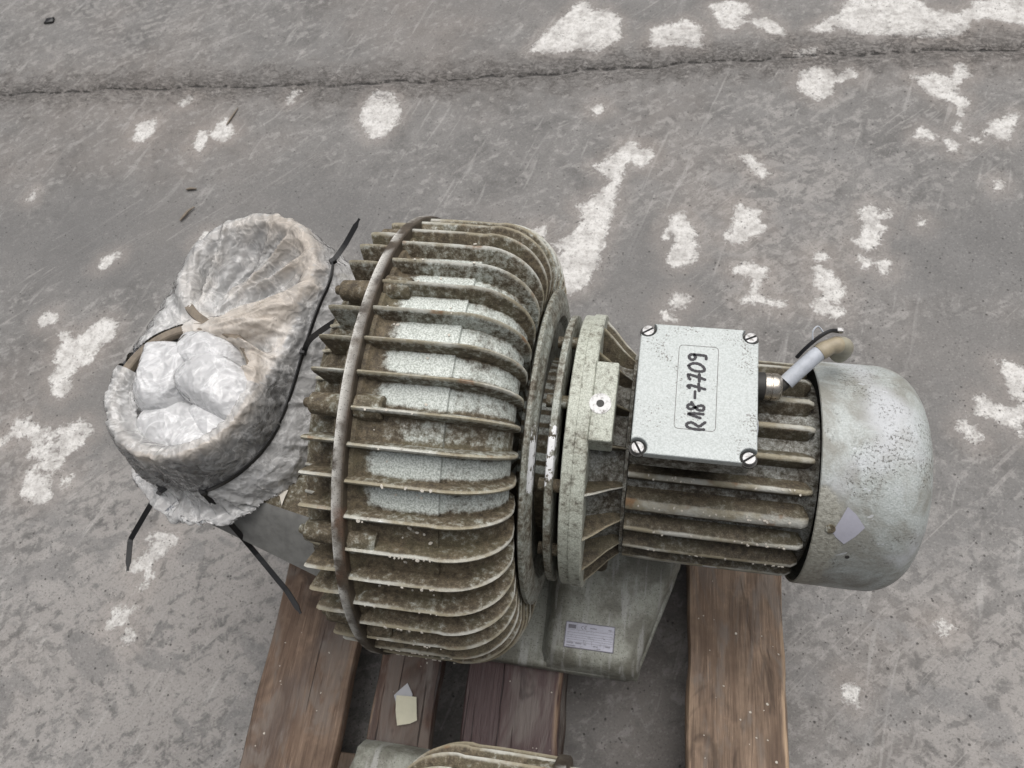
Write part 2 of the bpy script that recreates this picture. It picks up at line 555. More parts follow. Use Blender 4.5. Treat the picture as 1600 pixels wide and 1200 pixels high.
def m_wood(name, dark, light, wet, wetcol):
    M = Mat(name)
    o = M.obj()
    oi = M.n('ShaderNodeObjectInfo')
    vadd = M.n('ShaderNodeVectorMath', operation='ADD')
    M.t.links.new(o, vadd.inputs[0])
    sh = M.n('ShaderNodeVectorMath', operation='SCALE'); sh.inputs[0].default_value = (3.0, 7.0, 2.0)
    M.t.links.new(oi.outputs['Random'], sh.inputs['Scale']); M.t.links.new(sh.outputs[0], vadd.inputs[1])
    v = vadd.outputs[0]
    warp = M.noise(1, 3, 0.5, M.map(v, (7, 2.2, 7)), 1.0)
    sp_ = M.n('ShaderNodeSeparateXYZ'); M.put(sp_.inputs[0], v)
    # growth rings: long bands that swing round where the grain wanders
    kv = M.voro(1, M.map(v, (9, 3.1, 0.2), loc=(0.3, 0.15, 0)))
    kn = M.step(0.42, 0.0, kv)
    rings = M.math('SINE', M.add(M.mul(kn, 34.0), M.add(M.mul(sp_.outputs['X'], 300.0), M.mul(warp, 62.0))))
    rg = M.lin(rings, -1, 1, 0, 1)
    fib = M.noise(1, 5, 0.75, M.map(v, (240, 9, 240)), 0.4)
    broad = M.noise(1, 3, 0.6, M.map(v, (34, 2.0, 34)), 0.6)
    col = M.mix(M.step(0.25, 0.75, broad), light, dark)
    col = M.mix(M.mul(M.mul(rg, M.step(0.35, 0.62, M.noise(6, 2, 0.5, v))), 0.42), col, tuple(c * 0.50 for c in dark))
    col = M.mix(M.mul(M.step(0.44, 0.66, fib), 0.75), col, tuple(c * 0.55 for c in dark))
    fib2 = M.noise(1, 4, 0.7, M.map(v, (520, 16, 520), loc=(1, 7, 0)), 0.3)
    col = M.mix(M.mul(M.step(0.55, 0.68, fib2), 0.55), col, tuple(min(1, c * 1.55) for c in light))
    blot = M.noise(11, 4, 0.65, v)
    col = M.mix(M.mul(M.step(0.42, 0.68, blot), 0.55), col, tuple(c * 0.60 for c in dark))
    col = M.mix(M.mul(M.step(0.55, 0.75, M.noise(17, 4, 0.7, v)), 0.45), col, tuple(min(1, c * 1.35) for c in light))
    wk = M.step(0.45, 0.58, M.add(M.noise(1, 4, 0.55, M.map(v, (8, 3.2, 8), loc=(2, 0, 0))), wet))
    col = M.mix(M.mul(wk, 0.75), col, wetcol)
    col = M.mix(M.mul(M.step(0.13, 0.05, kv), 0.75), col, tuple(c * 0.38 for c in dark))
    gy = M.step(0.50, 0.62, M.noise(1, 4, 0.65, M.map(v, (16, 5, 16), loc=(4, 9, 0)), 0.8))
    col = M.mix(M.mul(gy, 0.55), col, M.mix(fib, (0.10, 0.088, 0.078), (0.34, 0.30, 0.265)))
    dd = M.step(0.56, 0.66, M.noise(1, 4, 0.7, M.map(v, (13, 4, 13), loc=(8, 1, 0)), 1.0))
    col = M.mix(M.mul(dd, 0.70), col, tuple(c * 0.35 for c in dark))
    chk = M.step(0.665, 0.70, M.noise(1, 3, 0.6, M.map(v, (120, 2.6, 120), loc=(5, 2, 0)), 0.3))
    col = M.mix(M.mul(chk, 0.8), col, tuple(c * 0.16 for c in dark))
    e = M.attr('fresh')
    col = M.mix(M.mul(e, M.step(0.40, 0.55, M.noise(1, 4, 0.6, M.map(v, (60, 9, 60))))), col, (0.50, 0.36, 0.24))
    h = M.add(M.add(M.add(M.mul(fib, 0.9), M.mul(fib2, 0.5)), M.mul(rg, 0.15)), M.mul(chk, -1.2))
    return M.done_bsdf(col, M.lin(wk, 0, 1, 0.72, 0.42), 0, M.bump(h, 0.8, 0.0025))

def m_film(name, dust_amt=1.0, white=(0.95, 0.95, 0.945), crinkle=0.36):
    M = Mat(name)
    p = M.pos()
    n1 = M.noise(22, 4, 0.65)
    # crinkled facets
    w1 = M.n('ShaderNodeVectorMath', operation='ADD'); M.put(w1.inputs[0], p)
    wn_ = M.n('ShaderNodeTexNoise'); wn_.inputs['Scale'].default_value = 30; M.put(wn_.inputs['Vector'], p)
    ws_ = M.n('ShaderNodeVectorMath', operation='SCALE'); M.t.links.new(wn_.outputs['Color'], ws_.inputs[0]); ws_.inputs['Scale'].default_value = 0.035
    M.t.links.new(ws_.outputs[0], w1.inputs[1])
    cr = M.voro(52, w1.outputs[0]); cr2 = M.voro(120, w1.outputs[0])
    dz = M.attr('dust')
    dk = M.step(0.30, 1.0, M.add(dz, M.mul(M.add(n1, -0.5), 0.9)))
    col = M.mix(M.mul(dk, 0.80 * dust_amt), white, (0.72, 0.635, 0.54))
    col = M.mix(M.mul(M.step(0.735, 0.76, M.noise(45, 4, 0.7)), 0.8 * dust_amt), col, (0.05, 0.05, 0.05))
    col = M.mix(M.mul(M.step(0.60, 0.70, M.noise(420, 2)), 0.22 * dust_amt), col, (0.16, 0.14, 0.11))
    nm = M.bump(M.add(cr, M.add(M.mul(cr2, 0.35), M.mul(n1, 0.8))), crinkle, 0.012)
    dif = M.n('ShaderNodeBsdfDiffuse'); M.put(dif.inputs['Color'], col); M.put(dif.inputs['Normal'], nm)
    trl = M.n('ShaderNodeBsdfTranslucent'); M.put(trl.inputs['Color'], col); M.put(trl.inputs['Normal'], nm)
    gl = M.n('ShaderNodeBsdfGlossy'); gl.inputs['Roughness'].default_value = 0.16; M.put(gl.inputs['Normal'], nm)
    tp = M.n('ShaderNodeBsdfTransparent')
    a = M.n('ShaderNodeMixShader'); a.inputs[0].default_value = 0.35
    M.t.links.new(dif.outputs[0], a.inputs[1]); M.t.links.new(trl.outputs[0], a.inputs[2])
    al = M.math('ADD', M.attr('dense'), M.add(M.mul(M.add(dk, -0.3), 0.25), M.add(M.mul(M.add(n1, -0.5), 0.45), M.mul(M.math('POWER', M.math('SUBTRACT', 1.0, M.math('ABSOLUTE', M.mul(M.add(M.noise(26, 3, 0.6, dist=1.5), -0.5), 5.0), clamp=True), clamp=True), 6.0), 0.30))), clamp=True)
    b = M.n('ShaderNodeMixShader'); M.put(b.inputs[0], al)
    M.t.links.new(tp.outputs[0], b.inputs[1]); M.t.links.new(a.outputs[0], b.inputs[2])
    fr = M.n('ShaderNodeFresnel'); fr.inputs['IOR'].default_value = 1.45; M.put(fr.inputs['Normal'], nm)
    c = M.n('ShaderNodeMixShader'); M.put(c.inputs[0], M.mul(fr.outputs[0], M.lin(dk, 0, 1, 1.5, 0.6)))
    M.t.links.new(b.outputs[0], c.inputs[1]); M.t.links.new(gl.outputs[0], c.inputs[2])
    return M.done(c.outputs[0])

MT = dict(
    ground=m_ground(),
    body=m_grime('housing_paint', use_attr=True, strength=0.5),
    fin=m_grime('fin_paint', obj_attr=True, edge=True),
    olive=m_grime('dirty_casting', 0.28),
    motor=m_grime('oily_motor_paint', 0.44, dm=0.55, strength=0.7, a=(0.20, 0.205, 0.185), b=(0.36, 0.37, 0.35)),
    motorfin=m_grime('oily_motor_fin', dm=0.70, obj_attr=True, edge=True, strength=0.7, a=(0.20, 0.205, 0.185), b=(0.34, 0.35, 0.325)),
    flange=m_grime('flange_paint', 0.66, strength=0.4, a=(0.38, 0.40, 0.34), b=(0.52, 0.545, 0.475)),
    band=m_band(), paint=m_paint(), cover=m_cover(), ring=m_ring(), foot=m_foot(),
    steel=m_metal('screw_steel', (0.40, 0.40, 0.40), 0.42, 0.8),
    nickel=m_metal('nickel_gland', (0.62, 0.57, 0.50), 0.22),
    bare=m_metal('scraped_bare_metal', (0.56, 0.56, 0.56), 0.45, 0.3, 0.40),
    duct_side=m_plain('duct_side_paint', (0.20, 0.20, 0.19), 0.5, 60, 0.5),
    dark=m_plain('dark_iron', (0.035, 0.033, 0.03), 0.6),
    rim=m_plain('rusty_rim', (0.20, 0.165, 0.125), 0.55, 120, 0.6),
    black=m_plain('black_nylon', (0.012, 0.012, 0.013), 0.38, 90, 0.2, 0.1),
    ink=m_plain('marker_ink', (0.022, 0.02, 0.026), 0.6, 300, 0.2, 0.0),
    groove=m_plain('label_groove', (0.16, 0.155, 0.145), 0.6, 300, 0.5, 0.1),
    sleeve=m_plain('grey_cable', (0.50, 0.53, 0.58), 0.45, 120, 0.3),
    tape=m_plain('beige_tape', (0.36, 0.31, 0.22), 0.5, 120, 0.3),
    elbow=m_plain('cream_cable', (0.34, 0.32, 0.25), 0.5, 60, 0.55),
    primer=m_plain('lilac_primer', (0.40, 0.40, 0.46), 0.55, 220, 0.08, 0.05),
    plate=m_metal('nameplate_metal', (0.47, 0.48, 0.56), 0.38, 0.15, 0.12),
    print_=m_plain('nameplate_print', (0.20, 0.195, 0.23), 0.6, 300, 0.2, 0.0),
    film=m_film('dusty_film'),
    white_film=m_film('white_film', 0.20, (0.96, 0.965, 0.975), 0.35),
    paper=m_plain('yellowed_paper', (0.66, 0.64, 0.50), 0.8, 40, 0.15),
    tissue=m_plain('grey_plastic_scrap', (0.42, 0.43, 0.46), 0.4, 60, 0.2),
    flake=m_plain('paint_flake', (0.64, 0.60, 0.53), 0.7, 90, 0.15),
    wood_a=m_wood('weathered_pine', (0.150, 0.096, 0.066), (0.285, 0.203, 0.146), -0.09, (0.080, 0.054, 0.042)),
    wood_b=m_wood('damp_pine', (0.088, 0.050, 0.036), (0.150, 0.090, 0.066), 0.02, (0.062, 0.040, 0.034)),
    wood_c=m_wood('wet_red_pine', (0.062, 0.026, 0.022), (0.125, 0.056, 0.048), 0.06, (0.075, 0.044, 0.044)),
    wood_d=m_wood('fresh_pine', (0.175, 0.116, 0.080), (0.345, 0.250, 0.178), -0.10, (0.07, 0.046, 0.04)),
    wood_low=m_wood('lower_pine', (0.10, 0.070, 0.05), (0.17, 0.125, 0.09), 0.0, (0.06, 0.042, 0.034)),  # plain brown pine for the boards and blocks below the deck
)

# ground patches, traced in millimetres on the yard
PATCH = [[(-777,1168),(-734,1157),(-698,1099),(-698,1046),(-722,1000),(-750,993),(-796,1060),(-798,1125)],[(-1427,990),(-1427,1027),(-1384,1034),(-1376,998),(-1389,959),(-1411,955)],[(-1204,1011),(-1179,1045),(-1157,1024),(-1135,995),(-1157,971),(-1196,978)],[(-1237,998),(-1220,996),(-1205,952),(-1211,929),(-1233,945)],[(-1029,1137),(-1012,1165),(-995,1157),(-1014,1113)],[(-1339,1098),(-1319,1136),(-1307,1124),(-1322,1092)],[(-1106,622),(-1094,657),(-1072,664),(-1068,644),(-1079,619)],[(-1634,737),(-1629,759),(-1620,732)],[(-1333,538),(-1328,566),(-1297,582),(-1292,569),(-1323,536)],[(-1417,373),(-1404,396),(-1385,395),(-1376,371),(-1399,362)],[(-1346,348),(-1327,350),(-1301,334),(-1287,353),(-1257,393),(-1234,395),(-1212,378),(-1210,354),(-1236,321),(-1231,286),(-1265,259),(-1271,235),(-1252,208),(-1266,190),(-1290,199),(-1310,231),(-1312,266),(-1332,288),(-1318,308)],[(-1375,68),(-1344,89),(-1340,121),(-1318,130),(-1292,109),(-1273,108),(-1267,113),(-1244,97),(-1232,115),(-1203,127),(-1183,135),(-1156,115),(-1165,86),(-1180,67),(-1191,55),(-1192,28),(-1210,28),(-1237,25),(-1248,13),(-1251,35),(-1260,47),(-1274,51),(-1279,73),(-1285,89),(-1313,98),(-1319,86),(-1345,80),(-1364,47)],[(-1253,6),(-1225,2),(-1213,6),(-1202,13),(-1199,-11),(-1184,-32),(-1192,-47),(-1210,-50),(-1249,-35),(-1253,-17)],[(-1167,-4),(-1156,12),(-1153,8),(-1161,-6)],[(-913,-79),(-886,-78),(-879,-91),(-889,-113),(-908,-130),(-900,-160),(-907,-164),(-914,-144),(-942,-156),(-947,-151),(-926,-127),(-917,-119),(-933,-86),(-915,-112),(-907,-104)],[(-942,-235),(-936,-232),(-923,-243),(-921,-221),(-907,-224),(-917,-253),(-926,-250)],[(-905,-268),(-885,-270),(-888,-280),(-899,-280)],[(-946,-255),(-938,-249),(-934,-259),(-942,-263)],[(-912,-184),(-902,-173),(-904,-186)],[(-383,1325),(-357,1390),(-313,1456),(-273,1530),(-249,1517),(-237,1483),(-194,1489),(-160,1456),(-153,1378),(-210,1321),(-255,1339),(-304,1320)],[(-66,1348),(-67,1417),(-18,1430),(14,1450),(57,1418),(61,1343),(-13,1355)],[(79,1509),(136,1528),(174,1508),(179,1482),(146,1463),(175,1444),(139,1418),(115,1424),(97,1463)],[(183,1444),(219,1456),(252,1431),(267,1394),(236,1400)],[(330,1413),(411,1482),(438,1572),(572,1571),(619,1494),(692,1469),(735,1519),(887,1555),(868,1422),(792,1445),(750,1463),(704,1439),(692,1397),(610,1384),(514,1396),(446,1401),(386,1432),(377,1401)],[(300,1206),(312,1258),(343,1275),(380,1259),(387,1242),(425,1271),(439,1243),(409,1231),(379,1225),(378,1191),(348,1161),(311,1184)],[(566,1246),(620,1252),(654,1236),(667,1292),(677,1287),(691,1254),(664,1226),(643,1198),(675,1172),(656,1119),(657,1156),(620,1171),(594,1197)],[(705,1070),(728,1096),(779,1128),(748,1047),(729,1046)],[(554,1044),(570,1070),(589,1055),(615,1046),(640,1027),(631,1003),(620,1022),(612,1046)],[(638,1072),(654,1093),(656,1083),(641,1065)],[(671,1039),(693,1049),(688,1037)],[(168,972),(190,968),(208,944),(230,920),(216,910),(194,929)],[(290,1328),(344,1337),(348,1320),(298,1316)],[(-195,1108),(-178,1131),(-168,1115),(-182,1097)],[(-167,924),(-118,962),(-98,995),(-75,998),(-66,978),(-43,986),(-32,961),(-58,929),(-85,943),(-98,935),(-104,899),(-108,859),(-112,829),(-113,796),(-119,748),(-127,684),(-139,616),(-144,586),(-156,568),(-203,547),(-231,545),(-242,626),(-204,669),(-229,677),(-208,701),(-183,735),(-172,764),(-198,800),(-183,796),(-164,822),(-137,853),(-113,879),(-137,892)],[(27,783),(50,789),(55,759),(73,737),(78,689),(83,676),(67,657),(37,640),(25,650),(25,681),(37,708),(32,730),(21,734),(12,715),(6,724),(17,747)],[(163,823),(175,817),(193,804),(213,805),(207,787),(226,756),(184,727),(160,710),(129,728),(158,743),(160,784)],[(162,638),(172,652),(201,656),(225,647),(228,627),(215,613),(209,592),(215,576),(235,566),(260,562),(254,547),(219,564),(186,560),(180,565),(201,579),(204,612),(192,632)],[(33,545),(48,567),(72,557),(57,535),(41,530)],[(21,520),(35,509),(42,502),(23,500)],[(-292,719),(-260,728),(-261,707),(-282,701)],[(426,814),(448,838),(456,823),(461,785),(474,774),(457,760),(450,724),(432,710),(408,733),(429,746),(429,783)],[(464,804),(486,827),(483,815)],[(416,697),(431,687),(441,670),(425,666)],[(452,679),(464,686),(476,678),(473,658),(459,651),(450,659)],[(325,688),(341,698),(354,687),(332,683)],[(324,655),(336,662),(366,635),(387,591),(351,572),(376,552),(372,538),(350,544),(320,553),(322,564),(345,577),(339,605),(328,621)],[(538,790),(547,800),(552,788),(541,781)],[(707,916),(718,915),(716,899),(706,897)],[(657,452),(681,454),(717,433),(710,379),(672,385),(669,419)],[(608,374),(631,366),(668,356),(709,374),(706,351),(672,329),(677,306),(657,327),(635,334),(605,345)],[(580,328),(593,306),(607,294),(595,285),(578,305)],[(499,-54),(523,-58),(512,-67)],[(354,-168),(374,-178),(370,-193),(356,-188)]]
HOLES = [(-1269,96,4),(-1250,83,9),(-1226,88,7),(-1273,82,5),(-1262,69,5),(-1231,69,5),(-1211,66,8),(-1250,57,4),(-1233,56,4),(-1243,36,7),(-1227,39,4),(-1205,39,6),(-1176,108,2)]
STROKES = {'R':[(59.9,-45.7),(53.0,-46.2),(45.8,-45.3),(42.9,-43.2),(43.4,-40.5),(47.2,-38.9),(50.4,-40.2),(55.0,-42.6),(58.2,-40.1),(60.8,-37.7)],'N':[(58.6,-28.5),(51.4,-28.4),(44.1,-29.2),(45.5,-30.3),(50.7,-31.7),(55.8,-33.1)],'e':[(46.3,-16.0),(49.4,-20.6),(53.7,-24.1),(58.0,-24.1),(59.1,-21.1),(57.3,-18.8),(53.5,-19.7),(49.5,-22.1),(45.6,-23.8),(42.9,-22.3),(43.2,-19.3),(46.2,-18.5)],'d':[(49.3,-3.2),(49.5,-10.7)],'s':[(43.5,0.7),(41.6,2.6),(44.2,3.9),(50.8,2.5),(59.1,0.5)],'t':[(52.5,6.2),(53.4,-1.8)],'u':[(43.4,10.9),(42.0,13.3),(41.4,16.4),(45.8,15.8),(52.0,14.0),(58.6,11.9)],'v':[(52.7,17.5),(53.1,9.3)],'o':[(41.2,27.2),(45.1,30.2),(51.2,30.3),(56.2,27.1),(57.7,23.1),(54.7,21.3),(49.0,21.2),(43.6,23.3),(41.2,27.2)],'n':[(58.9,36.7),(58.3,40.4),(54.3,41.0),(45.4,41.3),(42.3,40.5),(41.1,37.7),(43.5,34.8),(46.6,35.6),(47.8,38.9),(45.4,41.3)],'fr':[(29.6,52.1),(71.1,52.7),(71.9,-46.3),(30.6,-47.4)]}

# ---------------------------------------------------------------- ground
CALM = [(.62, .72, .30, .16, 1), (.66, .42, .25, .22, .9), (.0, .60, .16, .22, .95), (.45, .10, .25, .12, .6), (-1.35, .62, .55, .22, .9), (-.85, .75, .40, .20, .85), (-1.15, .15, .35, .14, .8), (-.35, 1.5, .9, .10, .6), (.3, 1.02, .3, .08, .5)]
def build_ground():
    def axis(lo, hi, step, far):
        a = list(np.arange(lo, hi + 1e-6, step))
        left, right = [], []
        s, v = step, lo
        while v > -far:
            s *= 1.35; v -= s; left.append(v)
        s, v = step, hi
        while v < far:
            s *= 1.35; v += s; right.append(v)
        return np.array(left[::-1] + a + right)
    xs = axis(-2.35, 1.15, 0.0075, 14)
    ys = axis(-0.62, 1.75, 0.0075, 14)
    X, Y = np.meshgrid(xs, ys)
    x, y = X.ravel(), Y.ravel()
    sd = np.full(x.shape, -0.2)
    def poly_sd(px, py, poly):
        n = len(poly)
        d = np.full(px.shape, 9.0)
        ins = np.zeros(px.shape, bool)
        for i in range(n):
            ax, ay = poly[i]; bx, by = poly[(i + 1) % n]
            ex, ey = bx - ax, by - ay
            t = np.clip(((px - ax) * ex + (py - ay) * ey) / (ex * ex + ey * ey + 1e-12), 0, 1)
            d = np.minimum(d, np.hypot(px - ax - t * ex, py - ay - t * ey))
            c = ((ay > py) != (by > py)) & (px < (bx - ax) * (py - ay) / (by - ay + 1e-12) + ax)
            ins ^= c
        return np.where(ins, d, -d)
    for P in PATCH:
        poly = [(a / 1000, b / 1000) for a, b in P]
        qx = [p[0] for p in poly]; qy = [p[1] for p in poly]
        sel = np.where((x > min(qx) - .08) & (x < max(qx) + .08) & (y > min(qy) - .08) & (y < max(qy) + .08))[0]
        sd[sel] = np.maximum(sd[sel], poly_sd(x[sel], y[sel], poly) + 0.002)
    for hx, hy, hr in HOLES:
        dd = np.hypot(x - hx / 1000, y - hy / 1000) - hr / 1000
        sel = dd < 0.02
        sd[sel] = np.minimum(sd[sel], dd[sel])
    # joint between two pours, with crumbled edges
    jl = y - (1.278 + 0.0875 * x + 0.012 * np.sin(x * 3.1 + .5) + 0.004 * np.sin(x * 23) + 0.003 * np.sin(x * 51 + 1))
    jd = np.abs(jl)
    z = -0.006 * np.clip(1 - jd / 0.012, 0, 1) + 0.0015 * np.sin(x * 2.1) * np.sin(y * 1.7) + np.where(jl > 0, 0.002, 0) * np.clip(jd / 0.02, 0, 1)
    # roughened corner areas carry more of the limey film
    pale = np.exp(-((x + .85) ** 2 + (y + .25) ** 2) / .25) + .9 * np.exp(-((x - .62) ** 2 + (y + .2) ** 2) / .10) + .55 * np.exp(-((x - .25) ** 2 + (y - .85) ** 2) / .10) + .35 * np.exp(-((x + 1.7) ** 2 + (y - 1.5) ** 2) / .15)
    pale = np.clip(pale, 0, 1) * .55
    # smooth trowelled, damp zones between the mottled ones
    calm = np.zeros_like(x)
    for cx_, cy_, rx_, ry_, a_ in CALM: calm = np.maximum(calm, a_ * np.exp(-(((x - cx_) / rx_) ** 2 + ((y - cy_) / ry_) ** 2)))
    nx, ny = len(xs), len(ys)
    V = np.stack([x, y, z], 1)
    i = np.arange((ny - 1) * (nx - 1)); r_, c_ = i // (nx - 1), i % (nx - 1)
    a = r_ * nx + c_
    F = np.stack([a, a + 1, a + 1 + nx, a + nx], 1)
    me = bpy.data.meshes.new('ground')
    me.vertices.add(len(V)); me.vertices.foreach_set('co', V.ravel())
    me.loops.add(F.size); me.loops.foreach_set('vertex_index', F.ravel())
    me.polygons.add(len(F)); me.polygons.foreach_set('loop_start', np.arange(0, F.size, 4)); me.polygons.foreach_set('loop_total', np.full(len(F), 4))
    me.update(); me.shade_smooth()
    for nm, arr in (('patch', sd), ('joint', jd), ('pale', pale), ('calm', calm)):
        at = me.attributes.new(nm, 'FLOAT', 'POINT'); at.data.foreach_set('value', arr.astype(np.float32))
    o = link('ground', me, MT['ground'])
    tag(o, 'damp grey concrete yard with pale worn patches and a crumbled joint', None, None, 'structure')
    return o
ground = build_ground()

# ---------------------------------------------------------------- pallet
PZ = 0.144
def board(name, sx, sy, sz, mat, parent, loc, seed, rough_edge=0.0026, fresh=(0, 0), sag=0.0):
    """plank along Y; bevelled, its long edges slightly wavy; fresh = splintered pale arrises left / right"""
    nx_, ny_ = 6, 48
    V, F, A = [], [], []
    prof = [(-.5, -.5), (-.5, .34), (-.482, .5), (-.455, .505), (-.2, .5), (.2, .5), (.455, .505), (.482, .5), (.5, .34), (.5, -.5)]
    m = len(prof)
    for j in range(ny_ + 1):
        yy = (j / ny_ - .5) * sy
        for (a, b) in prof:
            wob = rough_edge * fbm((seed * 3.7 + a * 5, yy * 9, seed), 3) * (1 if abs(a) > .45 else 0)
            chip = 0
            f = 0
            side = fresh[1] if a > .45 else (fresh[0] if a < -.45 else 0)
            if side:
                c = fbm((seed * 9 + a, yy * 6 + 4, 1.5), 3)
                f = side * sstep(-.1, .25, c)
                chip = -math.copysign(1, a) * 0.0055 * f * (1 if b > .3 else .2)
            V.append((a * sx + wob * 3 + chip, yy, b * sz + rough_edge * .6 * fbm((a * 8, yy * 7, seed + 2), 2) - (0.002 * f if b > .3 else 0)))
            A.append(f if (abs(a) > .47 and b > 0) else 0)
    for j in range(ny_):
        for k in range(m):
            q, w = j * m + k, j * m + (k + 1) % m
            F.append((q, w, w + m, q + m))
    F.append(tuple(range(m - 1, -1, -1))); F.append(tuple(ny_ * m + k for k in range(m)))
    return mesh(name, V, F, mat, parent, True, 40, loc, attrs={'fresh': A})

PSI = 0.0408
pallet = empty('wooden_pallet', (-0.5568 + 0.4 * math.cos(PSI) + (-0.4725 + 0.3) * -math.sin(PSI), -0.4725 + 0.4 * math.sin(PSI), 0), PSI)
tag(pallet, 'weathered wooden pallet with one deck board missing under the blowers', 'pallet')
XC = lambda a, b: (a + b) / 2 - 0.4
deck = [(0, .145, 'wood_a', (0.3, 0)), (.186, .286, 'wood_b', (.6, 0)), (.3275, .4725, 'wood_c', (.7, .6)), (.655, .8, 'wood_d', (.5, 1))]
for i, (a, b, mt, fr) in enumerate(deck):
    board('deck_board', b - a, 1.2, .022, MT[mt], pallet, (XC(a, b), 0, .133 - 0.0005), 3 + i, fresh=fr)
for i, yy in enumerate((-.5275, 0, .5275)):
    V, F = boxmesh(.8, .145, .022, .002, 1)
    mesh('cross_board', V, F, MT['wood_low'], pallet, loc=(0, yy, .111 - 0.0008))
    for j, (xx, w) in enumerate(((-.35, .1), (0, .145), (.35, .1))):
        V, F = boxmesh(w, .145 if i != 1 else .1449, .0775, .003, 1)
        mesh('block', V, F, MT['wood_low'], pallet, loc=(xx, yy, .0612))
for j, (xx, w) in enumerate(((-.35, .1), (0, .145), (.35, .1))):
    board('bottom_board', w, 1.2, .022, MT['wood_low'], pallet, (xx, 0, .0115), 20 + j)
# nail heads where deck meets cross boards
for i, (a, b, mt, fr) in enumerate(deck):
    for yy in (-.5275, 0, .5275):
        for (dx, dy) in ((-.03, .03), (.03, -.035)):
            V, F = cyl_between((0, 0, 0), (0, 0, .0012), .0035, 10)
            mesh('nail', V, F, MT['rim'], pallet, loc=(XC(a, b) + dx + .004 * (i - 1), yy + dy, .1435))

# ---------------------------------------------------------------- blower
PH0, DP = R(10.5), R(7.5)

def fin_mesh(P, Q, th0, th1, name):
    """cooling fin lying in the x/r plane at phi = 90; P outer path, Q root path, same length"""
    V, F, T = [], [], []
    sec = [(0, -1), (.45, -.86), (.84, -.72), (.955, -.5), (1.0, 0), (.955, .5), (.84, .72), (.45, .86), (0, 1)]
    m = len(sec)
    n = len(P)
    for i in range(n):
        px, pr = P[i]; qx, qr = Q[i]
        pinch = 1.0 if i < n - 2 else (.9 if i == n - 2 else .6)
        for (t, s) in sec:
            x, r = qx + (px - qx) * t, qr + (pr - qr) * t
            hw = (th0 + (th1 - th0) * t) / 2
            V.append((x, s * hw * pinch, r)); T.append(max(0, (t - .80) / .2))
    for i in range(n - 1):
        for k in range(m - 1):
            a = i * m + k
            F.append((a, a + 1, a + 1 + m, a + m))
    F.append(tuple(range(m))); F.append(tuple((n - 1) * m + k for k in range(m - 1, -1, -1)))
    me = bpy.data.meshes.new(name)
    me.from_pydata(V, [], F)
    for nm, arr in (('tip', T), ('clean', [.24 + .12 * t for t in T])):
        at = me.attributes.new(nm, 'FLOAT', 'POINT'); at.data.foreach_set('value', np.array(arr, dtype=np.float32))
    bm = bmesh.new(); bm.from_mesh(me); bmesh.ops.recalc_face_normals(bm, faces=bm.faces); bm.to_mesh(me); bm.free()
    me.shade_smooth(); me.set_sharp_from_angle(angle=R(60))
    return me

def radial(name, me, mat, parent, phi, wipe_light=None):
    """place a mesh built at phi = 90 (pointing up) at the angle phi round the axis"""
    o = link(name, me, mat, parent, (0, 0, ZL), (phi - math.pi / 2 if False else -(phi - math.pi / 2), 0, 0))
    if wipe_light is not None: o['wipe_light'] = float(wipe_light)
    return o

def arc(cx, cr, rx, rr, a0, a1, k):
    return [(cx + rx * math.cos(R(a0 + (a1 - a0) * i / k)), cr + rr * math.sin(R(a0 + (a1 - a0) * i / k))) for i in range(k + 1)]

def smooth_tab(k):
    tab = [.10, .10, .14, .18, .22, .92, 1.05, .42, .88, .92, .90, .85, .78, .72, .68, .55, .5]
    return tab[k] if 0 <= k < len(tab) else .25

